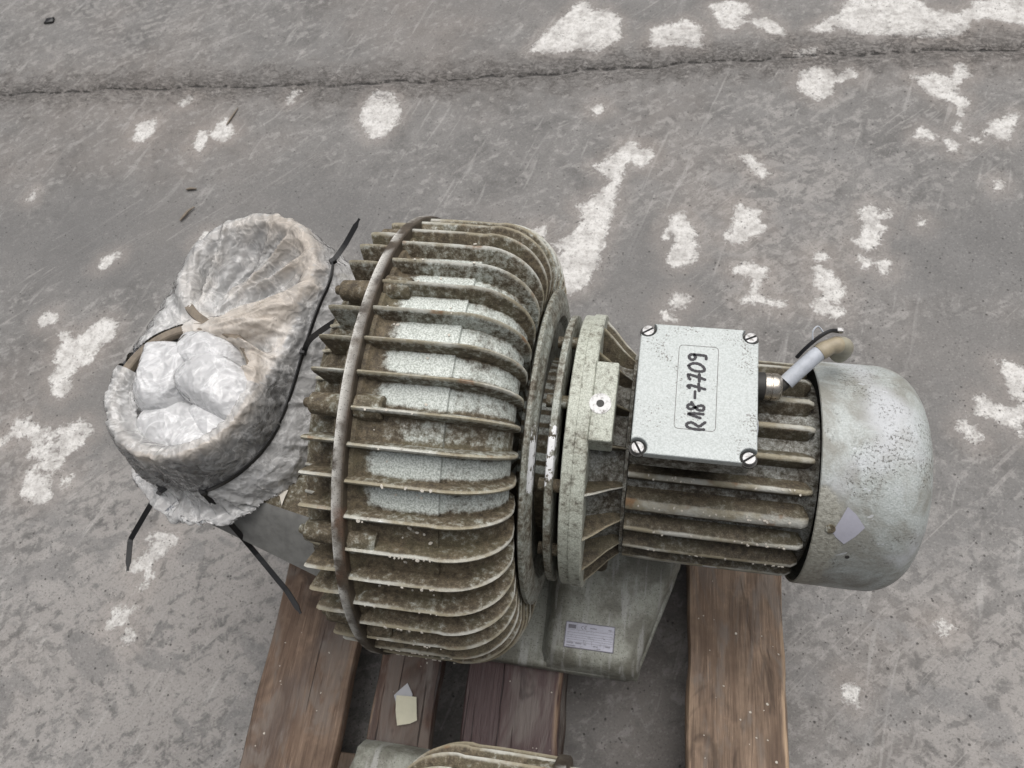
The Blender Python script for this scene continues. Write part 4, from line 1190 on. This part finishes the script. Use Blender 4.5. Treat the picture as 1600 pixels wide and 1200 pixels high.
def drape():
    """let a thin sheet fall over the two ports and be drawn in by the ties (position based cloth)"""
    rg = np.random.RandomState(4)
    h = .0038
    us = np.arange(-.225, .1951, h); ws = np.arange(-.245, .172 + .2451, h)
    U, W = np.meshgrid(us, ws)
    n2, p1, ax = np.array(NR[:]), np.array(P1[:]), np.array(AX[:])
    p2 = np.array(P2[:])
    X = np.zeros(U.shape + (3,))
    X[..., 0] = p1[0] + U * n2[0] + W * ax[0]
    X[..., 1] = p1[1] + U * n2[1] + W * ax[1]
    # slack: crumple the sheet before it falls
    def vn(k, sc):
        g = rg.rand(int(W.shape[0] / sc) + 3, int(W.shape[1] / sc) + 3)
        yy, xx = np.mgrid[0:W.shape[0], 0:W.shape[1]] / sc
        y0, x0 = yy.astype(int), xx.astype(int); fy, fx = yy - y0, xx - x0
        fy, fx = fy * fy * (3 - 2 * fy), fx * fx * (3 - 2 * fx)
        return (g[y0, x0] * (1 - fy) * (1 - fx) + g[y0 + 1, x0] * fy * (1 - fx) + g[y0, x0 + 1] * (1 - fy) * fx + g[y0 + 1, x0 + 1] * fy * fx) * k
    X[..., 2] = .640 + vn(.040, 15) + vn(.018, 7)
    V = np.zeros_like(X)
    X0 = X[..., :2].copy()
    t0 = np.clip(W / .1718, 0, 1); e0 = np.hypot(U, W - t0 * .1718)
    grip = np.where(e0 < .094, .14, 0)[..., None]      # dusty film clings to the rims
    Lp = len_ = (P2 - P1).length
    slack = 1.075
    def con(p, sa, sb, rest, k):
        d = p[sb] - p[sa]
        L = np.sqrt((d * d).sum(-1, keepdims=True)) + 1e-9
        c = d * (.5 * k * (L - rest) / L)
        p[sa] += c; p[sb] -= c
    S = slice
    groups = []
    for o in (0, 1):
        groups.append(((S(None), S(o, -1, 2)), (S(None), S(o + 1, None, 2)), h * slack, .9))
        groups.append(((S(o, -1, 2), S(None)), (S(o + 1, None, 2), S(None)), h * slack, .9))
    for o in (0, 1):
        groups.append(((S(o, -1, 2), S(0, -1)), (S(o + 1, None, 2), S(1, None)), h * slack * 1.414, .35))
        groups.append(((S(o, -1, 2), S(1, None)), (S(o + 1, None, 2), S(0, -1)), h * slack * 1.414, .35))
    H_, W_ = U.shape
    def fit(sa, sb, p):
        a, b = p[sa].shape, p[sb].shape
        return a == b
    gs = []
    for (sa, sb, r, k) in groups:
        na = [len(range(*s_.indices(dim))) for s_, dim in zip(sa, (H_, W_))]; nb = [len(range(*s_.indices(dim))) for s_, dim in zip(sb, (H_, W_))]
        m = [min(i, j) for i, j in zip(na, nb)]
        def cut(s_, dim, mm):
            st, _, sp = s_.indices(dim); return S(st, st + (mm - 1) * sp + 1, sp)
        gs.append((tuple(cut(s_, d_, m_) for s_, d_, m_ in zip(sa, (H_, W_), m)), tuple(cut(s_, d_, m_) for s_, d_, m_ in zip(sb, (H_, W_), m)), r, k))
    top, ro, ri = .6225, .0915, .0775
    STEPS = 120
    def rim_contact(p, f):
        px, py, pz = p[..., 0], p[..., 1], p[..., 2]
        hit = np.zeros(px.shape, bool)
        g_ = min(1, f * 1.6)
        for q, dep in ((p1, .058), (p2, .026)):
            dx, dy = px - q[0], py - q[1]
            d = np.hypot(dx, dy) + 1e-9
            bowl = top - g_ * dep * np.clip(1 - (d / ri) ** 2, 0, 1) ** .75 - .5 * np.clip(d - .0885, 0, 1)
            m = (d < ro) & (pz < bowl)
            side = m & (d > .8 * ro) & (pz < bowl - .022)
            up = m & ~side
            pz[up] = bowl[up]; hit |= up
            px[side] = (q[0] + dx / d * ro)[side]; py[side] = (q[1] + dy / d * ro)[side]; hit |= side
            ins = d < ri * .96
            if dep < .1: pz[ins] = np.minimum(pz[ins], bowl[ins] + .016)
        return hit
    for st in range(STEPS):
        f = st / STEPS
        V *= .93
        V += rg.randn(*V.shape) * .0004 * (f < .8)
        V[..., 2] -= .0011
        p = X + V
        for it in range(7):
            for (sa, sb, r, k) in gs: con(p, sa, sb, r, k)
            # bending: keep second neighbours apart
            for sa, sb in (((S(None), S(0, -3)), (S(None), S(3, None))), ((S(0, -3), S(None)), (S(3, None), S(None)))):
                d = p[sb] - p[sa]; L = np.sqrt((d * d).sum(-1, keepdims=True)) + 1e-9
                c = d * (.04 * np.minimum(0, L - 2.6 * h) / L)
                p[sa] += c; p[sb] -= c
            if it % 2 == 0:
                p[..., :2] += (X0 - p[..., :2]) * grip
                rim_contact(p, f)
        px, py, pz = p[..., 0], p[..., 1], p[..., 2]
        hit = rim_contact(p, f)
        d1, d2 = np.hypot(px - p1[0], py - p1[1]) / ri, np.hypot(px - p2[0], py - p2[1]) / ri
        # someone has poked the film down between the ports: folds run to that point
        gw = np.exp(-(((U + .030) / .020) ** 2 + ((W - .105) / .020) ** 2))[..., None] * min(1, f * 2) * .25
        p += (np.array((-.548, .083, .588)) - p) * gw
        gw = np.exp(-(((U - .015) / .018) ** 2 + ((W - .165) / .03) ** 2))[..., None] * min(1, f * 2) * .15
        p += (np.array((-.520, .118, .600)) - p) * gw
        # stadium distance
        tt = np.clip(((px - p1[0]) * ax[0] + (py - p1[1]) * ax[1]) / Lp, 0, 1)
        qx, qy = p1[0] + ax[0] * Lp * tt, p1[1] + ax[1] * Lp * tt
        ex, ey = px - qx, py - qy
        e = np.hypot(ex, ey) + 1e-9
        # hull between the ports (film bridges it)
        zt = .530 + .040 * tt * tt * (3 - 2 * tt)
        if f > .35:
            g2 = min(1, (f - .35) / .4)
            rt = .175 * (1 - g2) + .1015 * g2
            rgt_ = np.clip((ex * n2[0] + ey * n2[1]) / e, 0, 1); k_ = np.clip((tt - .05) / .55, 0, 1)
            zt = zt + .036 * rgt_ ** .7
            w = np.exp(-((pz - zt) / .010) ** 2)
            out = (e > rt) & (pz < zt + .02)
            pull = np.where(out, (e - rt) * w, 0)
            px -= ex / e * pull; py -= ey / e * pull
        # duct roof, blower end
        m = pz < .5095; pz[m & (e < .125)] = .5095
        pz[:] = np.maximum(pz, .462)
        lim_ = -.379 - .012 * (pz < .56)
        px[:] = np.where(px > lim_, px - np.minimum((px - lim_), .004) * (pz < .615), px)
        # no deep overlap in the stadium interior below the rim
        mid = (e < .088) & (d1 > 1.15) & (d2 > 1.15) & (pz > .580); pz[mid] = np.maximum(pz[mid], np.where((px - qx) * n2[0] + (py - qy) * n2[1] < 0, .614, .606)[mid])
        out2 = (e < .0930) & (pz < .604) & (d1 > 1.1) & (d2 > 1.1) & ~mid
        lft = (ex * n2[0] + ey * n2[1]) < 0
        rh = .0925 + lft * (.010 * np.sin(np.pi * tt) + .012 * np.clip((.612 - pz) / .05, 0, 1)) + np.where(lft, 0, .034 * np.clip((.578 + .036 * tt - pz) / .05, 0, 1) * np.clip((ex * n2[0] + ey * n2[1]) / e, 0, 1))
        out2 |= (~lft) & (e < rh) & (pz < .606) & (pz > .5) & (d1 > 1.1) & ((d2 > 1.1))
        out2 |= lft & (e < rh) & (pz < .606) & (tt < .97) & (d2 > 1.15) & (((px - p1[0]) * n2[0] + (py - p1[1]) * n2[1]) < -.03)
        px[out2] = (qx + ex / e * rh)[out2]; py[out2] = (qy + ey / e * rh)[out2]
        V = (p - X)
        V[hit] *= np.array([.12, .12, .5])
        sp = np.sqrt((V * V).sum(-1, keepdims=True)); V *= np.minimum(1, .012 / (sp + 1e-9))
        X = p
    return X, U, W

def build_film():
    X, U, W = drape()
    H_, W_ = U.shape
    # light smoothing keeps folds but drops grid noise
    for _ in range(1):
        Y = X.copy()
        Y[1:-1, 1:-1] = X[1:-1, 1:-1] * .5 + .125 * (X[:-2, 1:-1] + X[2:, 1:-1] + X[1:-1, :-2] + X[1:-1, 2:])
        X = Y
    # finer mesh for the creases
    def up2(A):
        n = A.shape[0]
        Pd = np.concatenate([2 * A[:1] - A[1:2], A, 2 * A[-1:] - A[-2:-1]], 0)
        midp = (-Pd[:-3] + 9 * Pd[1:-2] + 9 * Pd[2:-1] - Pd[3:]) / 16
        o = np.empty((2 * n - 1,) + A.shape[1:]); o[0::2] = A; o[1::2] = midp
        return o
    st = np.concatenate([X, U[..., None], W[..., None]], -1)
    st = up2(st); st = up2(st.transpose(1, 0, 2)).transpose(1, 0, 2)
    X, U, W = st[..., :3].copy(), st[..., 3], st[..., 4]
    H_, W_ = U.shape
    # pulled folds fan out over the far port; small pleats run round the wall above the ties
    for i in range(H_):
        for j in range(W_):
            x_, y_, z_ = X[i, j]
            q = Vector((x_, y_)); t_ = min(1, max(0, (q - P1).dot(AX) / (P2 - P1).length))
            rr = q - P1.lerp(P2, t_); e_ = rr.length
            if e_ < .098 and z_ > .555:
                g = q - Vector((-.560, .030)); th = math.atan2(g.dot(NR), g.dot(AX)); r_ = g.length
                am = sstep(.02, .09, r_) * sstep(-.15, .25, (q - P1).dot(AX) / .17) * (1 - .45 * sstep(.082, .094, e_))
                f_ = ridge(th * 4.2 + 1.3, r_ * 5.0, 2.0, 2)
                f2_ = ridge(th * 13 + 4, r_ * 9, 6.0, 2)
                dz_ = am * (.0260 * (f_ - .45) + .0060 * (f2_ - .4)); kb = sstep(.050, .080, e_); X[i, j, 2] += dz_ * (1 - kb) + (max(dz_, 0) * .35 + .001) * kb
                if t_ < .05 and e_ > .06:      # gathered edge of the near port
                    an = math.atan2(rr.y, rr.x)
                    X[i, j, 2] += .0042 * max(0, ridge(an * 7.5 + e_ * 45, e_ * 20, 9.0, 2)) * sstep(.06, .085, e_)
            if e_ > .080:
                an = math.atan2(rr.y, rr.x)
                per = an * .09 + (t_ * .17 if rr.dot(NR) > 0 else -t_ * .17)
                w_ = sstep(.080, .094, e_)
                f_ = ridge(per * 32 + (z_ - .55) * 16, z_ * 5, 4.0, 2)
                f2_ = ridge(per * 130 - (z_ - .55) * 30, z_ * 16, 1.0, 2)
                d_ = w_ * max(.0008, .0050 * (f_ - .25) + .0010 * (f2_ - .3)) * (1.0 if z_ > .545 else 1.3)
                X[i, j, 0] += rr.x / e_ * d_; X[i, j, 1] += rr.y / e_ * d_
    px, py, pz = X[..., 0], X[..., 1], X[..., 2]
    p1, p2, ax = np.array(P1[:]), np.array(P2[:]), np.array(AX[:])
    tt = np.clip(((px - p1[0]) * ax[0] + (py - p1[1]) * ax[1]) / (P2 - P1).length, 0, 1)
    zt = .530 + .040 * tt * tt * (3 - 2 * tt)
    e = np.hypot(px - p1[0] - ax[0] * tt * .1718, py - p1[1] - ax[1] * tt * .1718)
    rgt_ = np.clip(((px - p1[0] - ax[0] * tt * .1718) * NR.x + (py - p1[1] - ax[1] * tt * .1718) * NR.y) / (e + 1e-9), 0, 1)
    zt = zt + .036 * rgt_ ** .7
    d1 = np.hypot(px - p1[0], py - p1[1])
    a1 = np.degrees(np.arctan2(py - p1[1], px - p1[0]))
    topness = np.clip((pz - zt) / .07, 0, 1)
    left = np.clip(-((px - p1[0]) * NR.x + (py - p1[1]) * NR.y) / .09, 0, 1)
    side = (e > .0885) & (pz > zt)
    wall = side * np.clip((.617 - pz) / .018, 0, 1)
    pit = np.clip(1 - np.hypot(px - p2[0] - .010, py - p2[1] - .030) / .060, 0, 1)      # thinnest over the far mouth
    dust = .06 + .42 * (1 - .8 * left) * np.clip((pz - .600) / .02, 0, 1) + .42 * ((e < .088) & (tt > .15)) * (1 - .6 * left) + .30 * side * (1 - .7 * left)
    dense = .60 - .32 * wall * (1 - .3 * left) * (1 - .55 * tt) + .14 * ((e < .090) & (tt > .15) & (tt < .8)) - .30 * pit - .06 * left + .10 * (pz < zt)
    keep = np.ones(U.shape, bool)
    rag = np.array([[.026 + .016 * fbm((U[i, j] * 9, W[i, j] * 9, 3), 3) for j in range(W_)] for i in range(H_)])
    keep &= pz > zt - rag - .035 * rgt_
    keep &= ~((d1 < .0915) & (a1 > 112) & (a1 < 168) & (pz > .575))
    keep &= ~((np.hypot(px - p1[0] + .010, py - p1[1] - .010) < .056) & (pz < .615))
    idx = -np.ones(U.shape, int); 
    q = keep[:-1, :-1] & keep[1:, :-1] & keep[:-1, 1:] & keep[1:, 1:]
    used = np.zeros(U.shape, bool)
    for a, b in ((0, 0), (1, 0), (0, 1), (1, 1)): used[a:H_ - 1 + a, b:W_ - 1 + b] |= q
    idx[used] = np.arange(used.sum())
    V = X[used]
    I, J = np.where(q)
    F = np.stack([idx[I, J], idx[I, J + 1], idx[I + 1, J + 1], idx[I + 1, J]], 1)
    return mesh('plastic_film', V.tolist(), F.tolist(), MT['film'], None, True, 180, attrs={'dust': np.clip(dust, 0, 1)[used], 'dense': np.clip(dense, .1, .95)[used]}, recalc=False)
film = build_film()
tag(film, 'dusty translucent plastic film tied round the two upright ports', 'plastic film')

# crumpled white bag stuffed into the open port
def pillow(center, size, rotz, seed, grow=1.30, sub=5):
    """a closed skin that has too much material for its room and so crumples"""
    bm = bmesh.new()
    bmesh.ops.create_icosphere(bm, subdivisions=sub, radius=1)
    bm.verts.index_update()
    P = np.array([v.co[:] for v in bm.verts])
    F = [tuple(v.index for v in f.verts) for f in bm.faces]
    E = np.array([(e.verts[0].index, e.verts[1].index) for e in bm.edges])
    bm.free()
    n = len(P)
    sz = np.array(size)
    sq = np.sign(P) * np.abs(P) ** np.array([.60, .60, .8])
    low = np.array([fbm(Vector(p) * 1.3 + Vector((seed * 3.1, seed, 7)), 2) for p in P])
    hi = np.array([fbm(Vector(p) * 3.4 + Vector((seed, 4, seed * 2.2)), 2) for p in P])
    X = sq * sz * (1 + .22 * low + .10 * hi)[:, None]
    lim = sq * sz * (1 + .22 * low)[:, None]
    rest = np.linalg.norm(X[E[:, 0]] - X[E[:, 1]], axis=1)
    deg = np.bincount(E.ravel(), minlength=n)[:, None]
    Rl = np.linalg.norm(lim, axis=1)
    for it in range(150):
        g = 1 + (grow - 1) * min(1, it / 60)
        d = X[E[:, 1]] - X[E[:, 0]]; L = np.linalg.norm(d, axis=1) + 1e-9
        c = d * (.5 * (L - rest * g) / L)[:, None]
        acc = np.stack([np.bincount(E[:, 0], c[:, k], n) - np.bincount(E[:, 1], c[:, k], n) for k in range(3)], 1)
        X = X + acc / deg * 1.5
        # membrane stiffness
        s = np.stack([np.bincount(E[:, 0], X[E[:, 1], k], n) + np.bincount(E[:, 1], X[E[:, 0], k], n) for k in range(3)], 1) / deg
        X = X * .70 + s * .30
        r = np.linalg.norm(X, axis=1)
        k = np.minimum(1, Rl * 1.03 / (r + 1e-9)); k = np.maximum(k, Rl * .70 / (r + 1e-9)) if it < 0 else np.where(r < Rl * .72, Rl * .72 / r, k)
        X = X * k[:, None]
    cr, sr = math.cos(rotz), math.sin(rotz)
    X = np.stack([X[:, 0] * cr - X[:, 1] * sr, X[:, 0] * sr + X[:, 1] * cr, X[:, 2]], 1) + np.array(center)
    return X.tolist(), F
bag = empty('stuffed_bag', (-.53, -.045, .56))
tag(bag, 'crumpled white plastic bag stuffed into the nearer open port', 'plastic bag')
off = np.array((.53, .045, -.56))
for (c, s, rz, sd) in (((-.566, -.030, .588), (.036, .052, .050), .12, 1), ((-.499, -.032, .594), (.054, .038, .048), -.42, 2), ((-.525, .004, .590), (.050, .032, .046), -.3, 3), ((-.530, -.088, .574), (.060, .036, .048), -.12, 4), ((-.490, -.074, .576), (.040, .036, .044), -.9, 5)):
    V, F = pillow(np.array(c) + off, s, rz, sd)
    mesh('bag_fold', V, F, MT['white_film'], bag, True, 180, attrs={'dust': [.10 if sd != 4 else .40] * len(V), 'dense': [.82] * len(V)})

# ---------------------------------------------------------------- cable ties
def ring_path(i0, i1, extra=.0032, dz=0.0):
    pts, nrm = [], []
    for i in range(i0, i1 + 1):
        A, D, t = OUT[i % NO]
        p = A + D * (.1022 + extra)
        pts.append((p.x, p.y, tie_z(t, D) + dz)); nrm.append((D.x, D.y, 0))
    return pts, nrm
def make_tie(label, i0, i1, tail, head_dir, dz=0.0):
    pts, nrm = ring_path(min(i0, i1), max(i0, i1), dz=dz)
    if i1 < i0: pts, nrm = pts[::-1], nrm[::-1]
    hp = Vector(pts[-1])
    root = empty('cable_tie', hp)
    sub = lambda L: [tuple(Vector(p) - hp) for p in L]
    V, F = strap(sub(pts), [Vector((n[0], n[1], 0)) for n in nrm], .0062, .0016)
    mesh('strap', V, F, MT['black'], root, False)
    V, F = boxmesh(.0085, .0075, .0065, .0008, 1)
    rz = math.atan2(head_dir[1], head_dir[0])
    hd = mesh('head', V, F, MT['black'], root, True, 30, (0, 0, 0), (0, 0, rz))
    if tail:
        path = catmull([tuple(Vector(p) - hp) for p in tail], 6)
        V, F = strap(path, [Vector((.3, -.5, .8))] * len(path), .0066, .0016, True)
        mesh('tail', V, F, MT['black'], root, False)
    tag(root, label, 'cable tie', 'black cable ties round the ports')
    return root
pA, _ = ring_path(92, 92)
make_tie('black cable tie along the blower side with its tail pointing up past the fins', 40, 92, [pA[0], (pA[0][0] + .012, pA[0][1] + .022, pA[0][2] + .006), (pA[0][0] + .030, pA[0][1] + .052, pA[0][2] + .024)], (1, 1))
pB, _ = ring_path(38, 38)
make_tie('short-tailed black cable tie between the film and the blower fins', 2, 38, [pB[0], (pB[0][0] + .02, pB[0][1] + .004, pB[0][2] + .03), (pB[0][0] + .075, pB[0][1] + .012, pB[0][2] + .075)], (0, 1), .002)
make_tie('black cable tie whose long straight tail hangs down in front of the fins', 421, 369, [ring_path(369, 369)[0][0], (-.486, -.178, .435), (-.440, -.214, .420), (-.427, -.224, .418), (-.403, -.247, .415)], (1, -1), .001)
make_tie('black cable tie at the outer end whose bent tail hangs over the bare concrete', 290, 340, [ring_path(340, 340)[0][0], (-.615, -.150, .480), (-.652, -.186, .440), (-.655, -.192, .436), (-.650, -.228, .425)], (-1, -1))

# ---------------------------------------------------------------- scraps and litter
def sheet(name, poly, z, mat, label, cat, curl=.004, seed=1, parent=None):
    """small crumpled sheet with thickness from an outline"""
    n = len(poly)
    cx = sum(p[0] for p in poly) / n; cy = sum(p[1] for p in poly) / n
    V, F = [], []
    K = 5
    dense = []
    for i in range(n):
        a, b = poly[i], poly[(i + 1) % n]
        for k in range(6): dense.append((a[0] + (b[0] - a[0]) * k / 6, a[1] + (b[1] - a[1]) * k / 6))
    m = len(dense)
    for side in (1, 0):
        for j in range(K + 1):
            s = j / K
            for (x, y) in dense:
                px, py = cx + (x - cx) * s, cy + (y - cy) * s
                h = curl * (.5 + fbm((px * 45 + seed, py * 45, seed), 2)) * s
                V.append((px - cx, py - cy, max(0, h) + .0004 * side))
    N = m * (K + 1)
    for j in range(K):
        for i in range(m):
            q, w = j * m + i, j * m + (i + 1) % m
            F.append((q, w, w + m, q + m)); F.append((N + w, N + q, N + q + m, N + w + m))
    for i in range(m):
        q, w = K * m + i, K * m + (i + 1) % m
        F.append((q, w, N + w, N + q))
    o = mesh(name, V, F, mat, parent, True, 40, (cx, cy, z))
    return tag(o, label, cat)
sheet('plastic_scrap', [(-.337, -.306), (-.320, -.286), (-.309, -.300), (-.306, -.318), (-.330, -.318)], .1450, MT['tissue'], 'small grey plastic scrap under the yellowed paper on the pallet board', 'plastic scrap', .003, 4)
sheet('paper_scrap', [(-.3325, -.3055), (-.301, -.3035), (-.293, -.335), (-.303, -.341), (-.3215, -.3465), (-.329, -.325)], .1470, MT['paper'], 'torn yellowed paper scrap lying on the damp second deck board', 'paper scrap', .005, 2)
sheet('paint_flake', [(-.444, -.126), (-.438, -.112), (-.423, -.119), (-.4255, -.139), (-.432, -.127), (-.437, -.1265)], .5065, MT['flake'], 'pale arrow-shaped flake lying on the casting beside the film', 'flake', .003, 6)

rs = random.Random(21)
def chip(name, loc, size, mat, label, cat, rz, group=None):
    V, F = boxmesh(size[0], size[1], size[2], min(size) * .25, 1)
    V = [(x * (1 + .35 * fbm((x * 300, y * 300, 1), 1)), y * (1 + .5 * fbm((y * 300, x * 300, 5), 1)), z + size[2] / 2) for x, y, z in V]
    return tag(mesh(name, V, F, mat, None, True, 40, loc, (0, 0, rz)), label, cat, group)
chip('rubber_chip', (-1.916, 1.439, .0025), (.030, .020, .008), MT['black'], 'small black chip on the concrete beyond the joint, near the corner', 'chip', .3)
def twig(pts, r, label):
    p0 = Vector(pts[0])
    V, F = tube(catmull([tuple(Vector(p) - p0) for p in pts], 5), lambda t: r * (.5 + .6 * math.sin(math.pi * min(.95, t + .05))), 8)
    tag(mesh('twig', V, F, MT['rim'], None, True, 60, tuple(p0)), label, 'twig')
twig([(-1.172, .690, .004), (-1.165, .705, .006), (-1.160, .720, .006), (-1.150, .735, .004)], .0032, 'dark curved twig on the concrete nearest the film')
twig([(-1.195, .791, .003), (-1.182, .794, .004), (-1.168, .795, .003)], .0030, 'short dark twig lying crosswise beyond the curved one')
twig([(-1.166, 1.020, .003), (-1.162, 1.045, .003), (-1.155, 1.085, .003)], .0022, 'thin reddish twig beside a pale patch near the joint')

# white paint flecks fallen on the machine and the boards
def flecks():
    V, F = [], []
    def put(c, nrm, s):
        nrm = Vector(nrm).normalized(); a = nrm.orthogonal().normalized()
        a.rotate(Matrix.Rotation(rs.uniform(0, 6.28), 3, nrm)); b = nrm.cross(a)
        b0 = len(V); k = rs.randint(4, 6); L = s * rs.uniform(.8, 1.8)
        for lvl in (0, 1):
            for i in range(k):
                t = 2 * math.pi * i / k + rs.uniform(-.3, .3)
                V.append(tuple(Vector(c) + a * math.cos(t) * L + b * math.sin(t) * s + nrm * (.0009 * lvl)))
        F.append(tuple(b0 + k + i for i in range(k)))
        for i in range(k): F.append((b0 + i, b0 + (i + 1) % k, b0 + k + (i + 1) % k, b0 + k + i))
    for _ in range(190):
        k = rs.randint(-2, 14); ph = PH0 + DP * k
        if rs.random() < .6: r, d, x = .2792, rs.gauss(0, .004), rs.uniform(-.275, -.19)
        else: r, d, x = .2623, rs.uniform(.03, .10), rs.uniform(-.262, -.195)
        if k < 5 or rs.random() < .35:
            p = pt(x, r, ph + d); put((p[0], p[1], p[2] + PZ), (0, -math.cos(ph), math.sin(ph)), rs.uniform(.0006, .0016))
    for _ in range(60):
        d = rs.choice((25.2, 40.85, 56.5, 9.5)); x = rs.uniform(0, .17)
        p = pt(x, .1296, R(d) + rs.uniform(-.02, .02)); put((p[0], p[1], p[2] + PZ), (0, -math.cos(R(d)), math.sin(R(d))), rs.uniform(.0006, .0014))
    for _ in range(80):
        a, b = rs.choice(((.01, .135), (.19, .28), (.335, .465), (.662, .79), (.662, .79)))
        loc = pallet.matrix_basis @ Vector((rs.uniform(a, b) - .4, rs.uniform(.05, .45), PZ - .0002)); put(loc, (0, 0, 1), rs.choice((.0005, .0006, .0008, .0010, .0018)))
    o = mesh('white_flecks', V, F, MT['flake'], None, False)
    return tag(o, 'tiny white paint flecks scattered over the machine and boards', 'flecks', None, 'stuff')
flecks()
